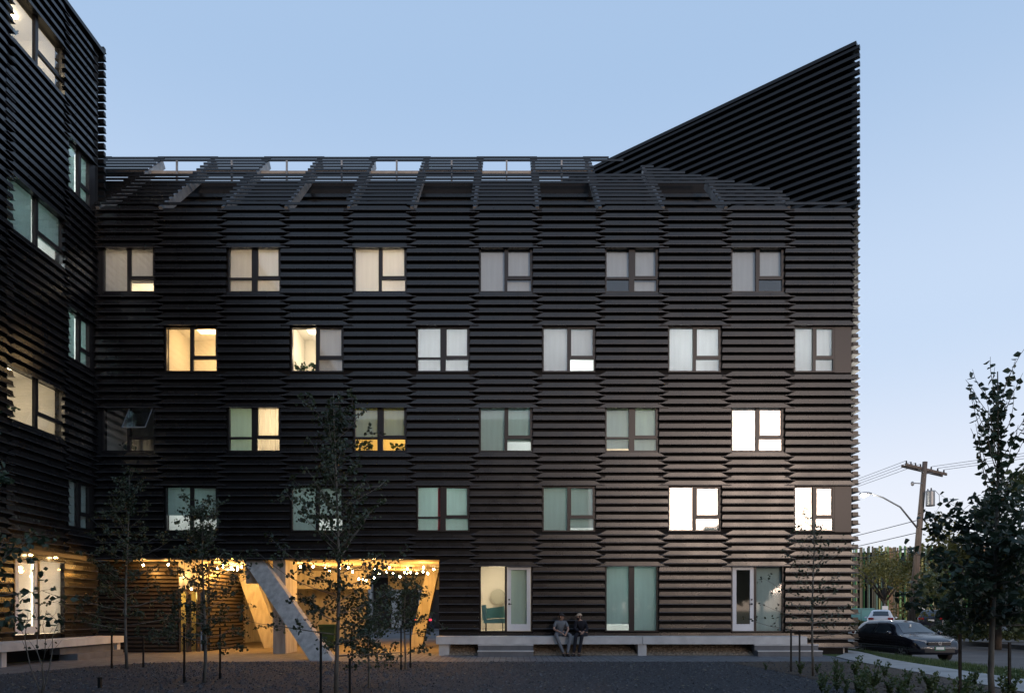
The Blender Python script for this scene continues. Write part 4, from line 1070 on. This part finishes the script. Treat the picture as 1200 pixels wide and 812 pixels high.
# teal cabinet and two small signs over the parked cars
cb_ = thing('utility_cabinet', 'teal metal cabinet before the coloured screen', 'cabinet', (X(1009, 60), 60, -.13))
M['teal'] = mat('teal_paint', (.05, .25, .27), .5, var=.1)
MB().box((-1.1, 0, 0), (1.1, 1, 1.85)).build('cabinet_body', M['teal'], cb_); MB().box((-1.16, -.05, 1.85), (1.16, 1.05, 1.93)).build('cabinet_lid', M['teal'], cb_); MB().box((-.01, -.02, .1), (.01, -.002, 1.8)).build('door_seam', M['plast'], cb_)
for px_, lab in ((1037, 'small blank white sign on a post above the white car'), (1080, 'small blank white sign on a post above the dark car')):
    sg_ = thing('parking_sign', lab, 'sign', (X(px_, 57), 57, -.13))
    MB().tube([(0, 0, 0), (0, 0, 2.3)], .03, n=6).build('post', M['galv'], sg_); MB().box((-.24, -.05, 1.72), (.24, -.032, 2.1)).build('sign_board', M['white'], sg_)
# what closes the view through the passage and behind the street
bk = thing('dark_building', 'dark building with grey columns seen through the passage', 'building', (-20, 72, -.13))
M['brown'] = mat('dark_brown_wall', (.05, .04, .034), .8, var=.2, vscale=.5)
MB().box((-45, 72, -.13), (8, 80, 9)).build('wall', M['brown'], bk, off=(-20, 72, -.13))
for x in (-17.6, -14.6, -11.7, -9): MB().box((x-.45, 70.6, -.13), (x+.45, 71.4, 5.2)).build('column', M['conc'], bk, off=(-20, 72, -.13))
MB().box((-24, 70.5, 5.2), (-6, 72, 6.2)).build('beam', M['conc'], bk, off=(-20, 72, -.13))
wd = MB(); rg = random.Random(12)
for i in range(9000):
    p = Vector((rg.uniform(14, 160), rg.uniform(105, 125), 0)); p.z = rg.random()**1.3*(5.5+2.5*mnoise.noise((p.x*.08, 0, 0)))
    leaf_faces(wd, p, Vector((rg.uniform(-1, 1), rg.uniform(-1, 1), rg.uniform(-1, .5))), rg.uniform(.6, 1.2), rg)
wd.build('far_woods', M['deep'], kind='stuff')
# green bin inside the passage
gb = thing('wheeled_bin', 'dark green wheeled bin behind the leaning strut', 'bin', (X(385, 28.5), 28.5, .006))
M['gbin'] = mat('green_bin_plastic', (.005, .035, .018), .45)
MB().loft([[(sx*w_, sy*w_*.9, z) for sx, sy in ((-1, -1), (1, -1), (1, 1), (-1, 1))] for z, w_ in ((.06, .24), (.95, .32))]).build('bin_body', M['gbin'], gb); MB().box((-.34, -.33, .95), (.34, .35, 1.03)).build('lid', M['gbin'], gb)
for sx in (-.24, .24): MB().tube([(sx-.03, .26, .1), (sx+.03, .26, .1)], .1, n=12).build('wheel', M['rubber'], gb)

# ------------------------------------------------------------ unseen trees added behind the camera to shade the lower facade
for i, (x, y_, h_) in enumerate(((8.5, -4, 4.3), (12.8, -6, 4.7), (17.0, -4.5, 4.2), (20.5, -6, 4.4))):
    leafball('broad_tree', ('first', 'second', 'third', 'fourth', 'fifth')[i]+' leafy tree added out of view to shade the lower facade', (x, y_, 0), 2.8, 2.2, 2.6, 4500, .36, 'deep', 20+i, (h_, .2), group='added unseen shade trees behind the camera')

# ------------------------------------------------------------ the two people on the bench
def skin_mesh(name, V, E, m, parent, off, sub=1, root=0):
    names = list(V); me = bpy.data.meshes.new(name)
    me.from_pydata([Vector(V[k][:3])-Vector(off) for k in names], [(names.index(a), names.index(b)) for a, b in E], [])
    o = bpy.data.objects.new(name, me); C.objects.link(o)
    sk = o.modifiers.new('s', 'SKIN'); sk.use_smooth_shade = True
    sv = me.skin_vertices[0].data if me.skin_vertices else None
    for i, k in enumerate(names):
        r_ = V[k][3]; r2 = V[k][4] if len(V[k]) > 4 else r_
        sv[i].radius = (r_, r2); sv[i].use_root = (i == root)
    sb = o.modifiers.new('b', 'SUBSURF'); sb.levels = sub; sb.render_levels = sub
    dg = bpy.context.evaluated_depsgraph_get(); nm = bpy.data.meshes.new_from_object(o.evaluated_get(dg))
    o.modifiers.clear(); o.data = nm; nm.materials.clear(); nm.materials.append(m)
    for p in nm.polygons: p.use_smooth = True
    o.parent = parent
    return o
M['skin'] = mat('skin', (.42, .25, .18), .55); M['tee'] = mat('grey_cotton', (.16, .175, .19), .9, var=.15, vscale=12)
M['trs'] = mat('grey_trousers', (.15, .16, .175), .9, var=.15, vscale=10); M['navy'] = mat('black_cloth', (.010, .010, .016), .9, var=.3, vscale=10)
M['cap1'] = mat('charcoal_cap', (.035, .03, .03), .9); M['cap2'] = mat('beige_cap', (.55, .42, .29), .9); M['shoe'] = mat('black_shoe', (.012, .012, .012), .5); M['hair'] = mat('dark_hair', (.018, .012, .01), .8)
def person(label, J, face, shirt, trousers, cap, long_sleeve, beard):
    off = (J['pel'][0], J['pel'][1], BT); t = thing('person', label, 'person', off)
    a = lambda k, r_, r2=None: (*J[k], r_, r2 or r_)
    hx, hy, hz = J['head']; fx, fy = face
    V = {'pel': a('pel', .10, .12), 'spi': a('spi', .10, .13), 'che': a('che', .10, .155), 'nec': a('nec', .055), 'jaw': (hx+fx*.015, hy+fy*.015, hz-.075, .058), 'hea': (hx, hy, hz, .085, .075), 'cro': (hx-fx*.01, hy-fy*.01, hz+.075, .066, .06),
         'nos': (hx+fx*.098, hy+fy*.098, hz-.02, .014)}
    E = [('pel', 'spi'), ('spi', 'che'), ('che', 'nec'), ('nec', 'jaw'), ('jaw', 'hea'), ('hea', 'cro'), ('hea', 'nos')]
    for s_ in 'lr':
        V.update({'sh'+s_: a('sh'+s_, .052), 'el'+s_: a('el'+s_, .040), 'wr'+s_: a('wr'+s_, .028), 'hi'+s_: a('hi'+s_, .085), 'kn'+s_: a('kn'+s_, .058), 'an'+s_: a('an'+s_, .032), 'to'+s_: a('to'+s_, .022)})
        E += [('che', 'sh'+s_), ('sh'+s_, 'el'+s_), ('el'+s_, 'wr'+s_), ('pel', 'hi'+s_), ('hi'+s_, 'kn'+s_), ('kn'+s_, 'an'+s_), ('an'+s_, 'to'+s_)]
        w_ = Vector(J['wr'+s_]); d_ = (w_-Vector(J['el'+s_])).normalized(); sd = d_.cross(Vector((0, 0, 1))).normalized(); pal = w_+d_*.055
        V['pa'+s_] = (*pal, .026); E.append(('wr'+s_, 'pa'+s_))
        for q, (u_, ln) in enumerate(((-.028, .058), (-.010, .070), (.010, .066), (.027, .052))):
            k1 = pal+d_*.03+sd*u_; k2 = k1+d_*ln*.55+Vector((0, 0, -.012)); k3 = k2+d_*ln*.3+Vector((0, 0, -.025))
            V[f'f{q}a'+s_] = (*k1, .010); V[f'f{q}b'+s_] = (*k2, .009); V[f'f{q}c'+s_] = (*k3, .008); E += [('pa'+s_, f'f{q}a'+s_), (f'f{q}a'+s_, f'f{q}b'+s_), (f'f{q}b'+s_, f'f{q}c'+s_)]
        tb = w_+d_*.03+sd*(.032 if s_ == 'l' else -.032); V['tha'+s_] = (*tb, .012); V['thb'+s_] = (*(tb+d_*.04+Vector((0, 0, .012))), .009); E += [('wr'+s_, 'tha'+s_), ('tha'+s_, 'thb'+s_)]
    body = skin_mesh('body', V, E, M['skin'], t, off)
    T = {'pel': a('pel', .115, .14), 'spi': a('spi', .115, .15), 'che': a('che', .118, .175), 'nec': (*Vector(J['che']).lerp(Vector(J['nec']), .9), .068)}; TE = [('pel', 'spi'), ('spi', 'che'), ('che', 'nec')]
    for s_ in 'lr':
        e_ = Vector(J['el'+s_]); sh_ = Vector(J['sh'+s_])
        T['sh'+s_] = (*sh_, .072); T['sl'+s_] = (*sh_.lerp(e_, .8 if not long_sleeve else 1), .064 if not long_sleeve else .054); TE += [('che', 'sh'+s_), ('sh'+s_, 'sl'+s_)]
        if long_sleeve: T['wr'+s_] = (*e_.lerp(Vector(J['wr'+s_]), .92), .040); TE.append(('sl'+s_, 'wr'+s_))
    skin_mesh('shirt', T, TE, shirt, t, off)
    P_ = {'pel': a('pel', .118, .145)}; PE = []
    for s_ in 'lr':
        P_['hi'+s_] = a('hi'+s_, .098); P_['mi'+s_] = (*Vector(J['hi'+s_]).lerp(Vector(J['kn'+s_]), .55), .086); P_['kn'+s_] = a('kn'+s_, .074); P_['an'+s_] = (*Vector(J['kn'+s_]).lerp(Vector(J['an'+s_]), 1.02), .056); PE += [('pel', 'hi'+s_), ('hi'+s_, 'mi'+s_), ('mi'+s_, 'kn'+s_), ('kn'+s_, 'an'+s_)]
    skin_mesh('trousers', P_, PE, trousers, t, off)
    for s_ in 'lr':
        an, to = Vector(J['an'+s_]), Vector(J['to'+s_]); hl = an-(to-an)*.25; hl.z = .045
        skin_mesh('shoe', {'a': (*hl, .058), 'b': (*an.lerp(to, .4)[:2], .06, .058), 'c': (to.x, to.y, .05, .054)}, [('a', 'b'), ('b', 'c')], M['shoe'], t, off)
    # cap with a peak, ears, eyes, beard
    cm_ = MB(); n = 14; rings = []
    for q in range(6):
        an = q/5*math.pi/2*.98; r_ = math.cos(an)
        rings.append([(hx-fx*.008+math.cos(b)*.103*r_, hy-fy*.008+math.sin(b)*.098*r_, hz+.028+math.sin(an)*.095) for b in (2*math.pi*j/n for j in range(n))])
    cm_.loft(rings); sx_, sy_ = -fy, fx; pk = [[], []]
    for j in range(7):
        b = -1.+2.*j/6; c0 = (hx+(fx*math.cos(b)+sx_*math.sin(b))*.095, hy+(fy*math.cos(b)+sy_*math.sin(b))*.095); L_ = .085*math.cos(b*1.2)
        pk[0].append((c0[0], c0[1], hz+.045)); pk[1].append((c0[0]+fx*L_, c0[1]+fy*L_, hz+.03))
    cm_.loft([pk[0]+[(p[0], p[1], p[2]-.012) for p in pk[0][::-1]], pk[1]+[(p[0], p[1], p[2]-.012) for p in pk[1][::-1]]])
    cm_.build('cap', cap, t, True, off)
    for sg in (1, -1):
        MB().ball((hx+sx_*sg*.083-fx*.005, hy+sy_*sg*.083-fy*.005, hz-.015), .022, .022, .034, 6, 5).build('ear', M['skin'], t, True, off)
        MB().ball((hx+fx*.076+sx_*sg*.032, hy+fy*.076+sy_*sg*.032, hz+.005), .011, .011, .007, 6, 5).build('eye', M['hair'], t, True, off)
    MB().ball((hx+fx*.07, hy+fy*.07, hz-.062), .022+abs(sx_)*.012, .022+abs(sy_)*.012, .008, 8, 5).build('mouth', M['skin'] if not beard else M['hair'], t, True, off)
    hr = MB().ball((hx-fx*.03, hy-fy*.03, hz+.0), .086, .086, .078, 10, 6)
    if beard: hr.ball((hx+fx*.035, hy+fy*.035, hz-.075), .062, .062, .06, 8, 6)
    hr.build('hair', M['hair'], t, True, off)
person('person in grey t-shirt, grey trousers and dark cap sitting on the long bench',
       dict(pel=(1.72, 25.02, .79), spi=(1.72, 25.02, .95), che=(1.73, 24.97, 1.11), nec=(1.75, 24.95, 1.245), head=(1.775, 24.92, 1.385),
            shl=(1.56, 24.96, 1.17), shr=(1.92, 24.96, 1.17), ell=(1.48, 24.84, .94), elr=(2.0, 24.82, .94), wrl=(1.73, 24.62, .82), wrr=(1.91, 24.60, .81),
            hil=(1.63, 24.97, .775), hir=(1.83, 24.97, .775), knl=(1.54, 24.55, .74), knr=(2.05, 24.54, .74), anl=(1.80, 24.44, .11), anr=(1.93, 24.36, .11), tol=(1.82, 24.24, .05), tor=(1.98, 24.16, .05)),
       (.85, -.53), M['tee'], M['trs'], M['cap1'], False, False)
person('bearded person in black clothes and beige cap sitting on the bench turned to the left',
       dict(pel=(2.53, 25.03, .79), spi=(2.50, 25.02, .95), che=(2.45, 24.97, 1.11), nec=(2.41, 24.95, 1.245), head=(2.39, 24.92, 1.385),
            shl=(2.28, 24.93, 1.17), shr=(2.62, 24.98, 1.16), ell=(2.22, 24.83, .94), elr=(2.68, 24.84, .93), wrl=(2.40, 24.62, .85), wrr=(2.50, 24.62, .84),
            hil=(2.43, 24.97, .775), hir=(2.62, 24.97, .775), knl=(2.24, 24.56, .74), knr=(2.46, 24.54, .75), anl=(2.16, 24.44, .11), anr=(2.34, 24.42, .11), tol=(2.10, 24.24, .05), tor=(2.32, 24.20, .05)),
       (-.9, -.44), M['navy'], M['navy'], M['cap2'], True, True)

# ------------------------------------------------------------ things seen through the windows
M['pot'] = mat('pale_pot', (.5, .52, .5), .6); M['indoor'] = leafmat('houseplant_leaf', (.02, .06, .03), (.06, .13, .06), .3, 3)
def potplant(label, x, y_, z, h_, seed):
    t = thing('potted_plant', label, 'plant', (x, y_, z)); rg = random.Random(seed)
    MB().loft([[(math.cos(a)*r_, math.sin(a)*r_, q) for a in (2*math.pi*j/10 for j in range(10))] for r_, q in ((.07, 0), (.10, .16), (.09, .16), (.08, .1))]).build('pot', M['pot'], t)
    lf = MB()
    for i in range(22):
        p = Vector((rg.gauss(0, .06), rg.gauss(0, .05), .14)); q = p+Vector((rg.gauss(0, .12), rg.gauss(0, .06), rg.uniform(.2, 1)*h_)); lf.tube([p, q], .006, .003, 3)
        leaf_faces(lf, q, Vector((rg.uniform(-1, 1), rg.uniform(-.5, .5), rg.uniform(-.3, .6))), rg.uniform(.10, .2), rg)
    lf.build('leaves', M['indoor'], t)
    return t
for k, r_, dx, h_, lab in ((3, 'B', .25, .3, 'small potted plant at the left edge of the second warm lit window'), (3, 'B', .8, .25, 'small potted plant beside the mullion of the second warm lit window'), (4, 'C', .45, .3, 'bushy potted plant before the amber lit room'), (4, 'C', 1.6, .2, 'small potted plant at the right of the amber lit room'), (0, 'C', .7, .25, 'small potted plant behind the window with the open sash')):
    h = [q for q in holes if q[4] == k and q[5] == r_][0]; potplant(lab, h[0]+dx, FY+.42, h[2]+.0, h_, k*7+int(dx*10))
potplant('potted plant in the top lit window of the left wing', WXF-.35, 21.75, ROW['Q'], .6, 77); potplant('dark potted plant in the lit window of the left wing', WXF-.35, 21.75, ROW['C'], .35, 78)
for nm, pts in (('window_shelf', [(h[0], h[2], h[1]) for h in holes if (h[4], h[5]) in ((3, 'B'), (4, 'C'), (0, 'C'))]),):
    for x0, z0, x1 in pts: B(MB().box((x0+.03, FY+.26, z0-.06), (x1-.03, FY+.6, z0-.003)), nm, M['white'])
for z0 in (ROW['Q'], ROW['C']): MB().box(Wp(21.25, .26, z0-.06), Wp(23.9, .6, z0-.003)).build('window_shelf', M['white'], wing, off=WO)
hx0 = h6[0]
ch = thing('lounge_chair', 'teal lounge chair behind the glass beside the white door', 'chair', (hx0+.5, FY+.9, GZ0))
M['tealc'] = mat('teal_fabric', (.16, .34, .36), .9)
MB().loft([[(x, y_, z) for x, z in ((-.38, .3), (.42, .3), (.42, .48), (-.38, .44))] for y_ in (-.3, .3)]).build('seat', M['tealc'], ch)
MB().loft([[(x, y_, z) for x, z in ((-.42, .4), (-.28, .45), (-.30, 1.0), (-.46, .98))] for y_ in (-.3, .3)]).build('backrest', M['tealc'], ch)
MB().loft([[(x, y_, z) for x, z in ((-.38, .46), (.42, .5), (.40, .95), (-.38, .85))] for y_ in (.24, .31)]).build('side_panel', M['tealc'], ch)
for sx in (-.3, .34):
    for sy in (-.25, .25): MB().tube([(sx, sy, 0), (sx, sy, .3)], .018, n=6).build('leg', M['plast'], ch)
M['mirror'] = mat('dim_mirror', (.34, .34, .30), .5)
mr = MB().tube([(0, 0, 0), (0, -.03, 0)], .31, n=28).build('round_mirror', M['mirror']); mr.location = (hx0+.62, FY+2.66, GZ0+1.35); tag(mr, 'round mirror on the back wall of the room beside the white door', 'mirror')
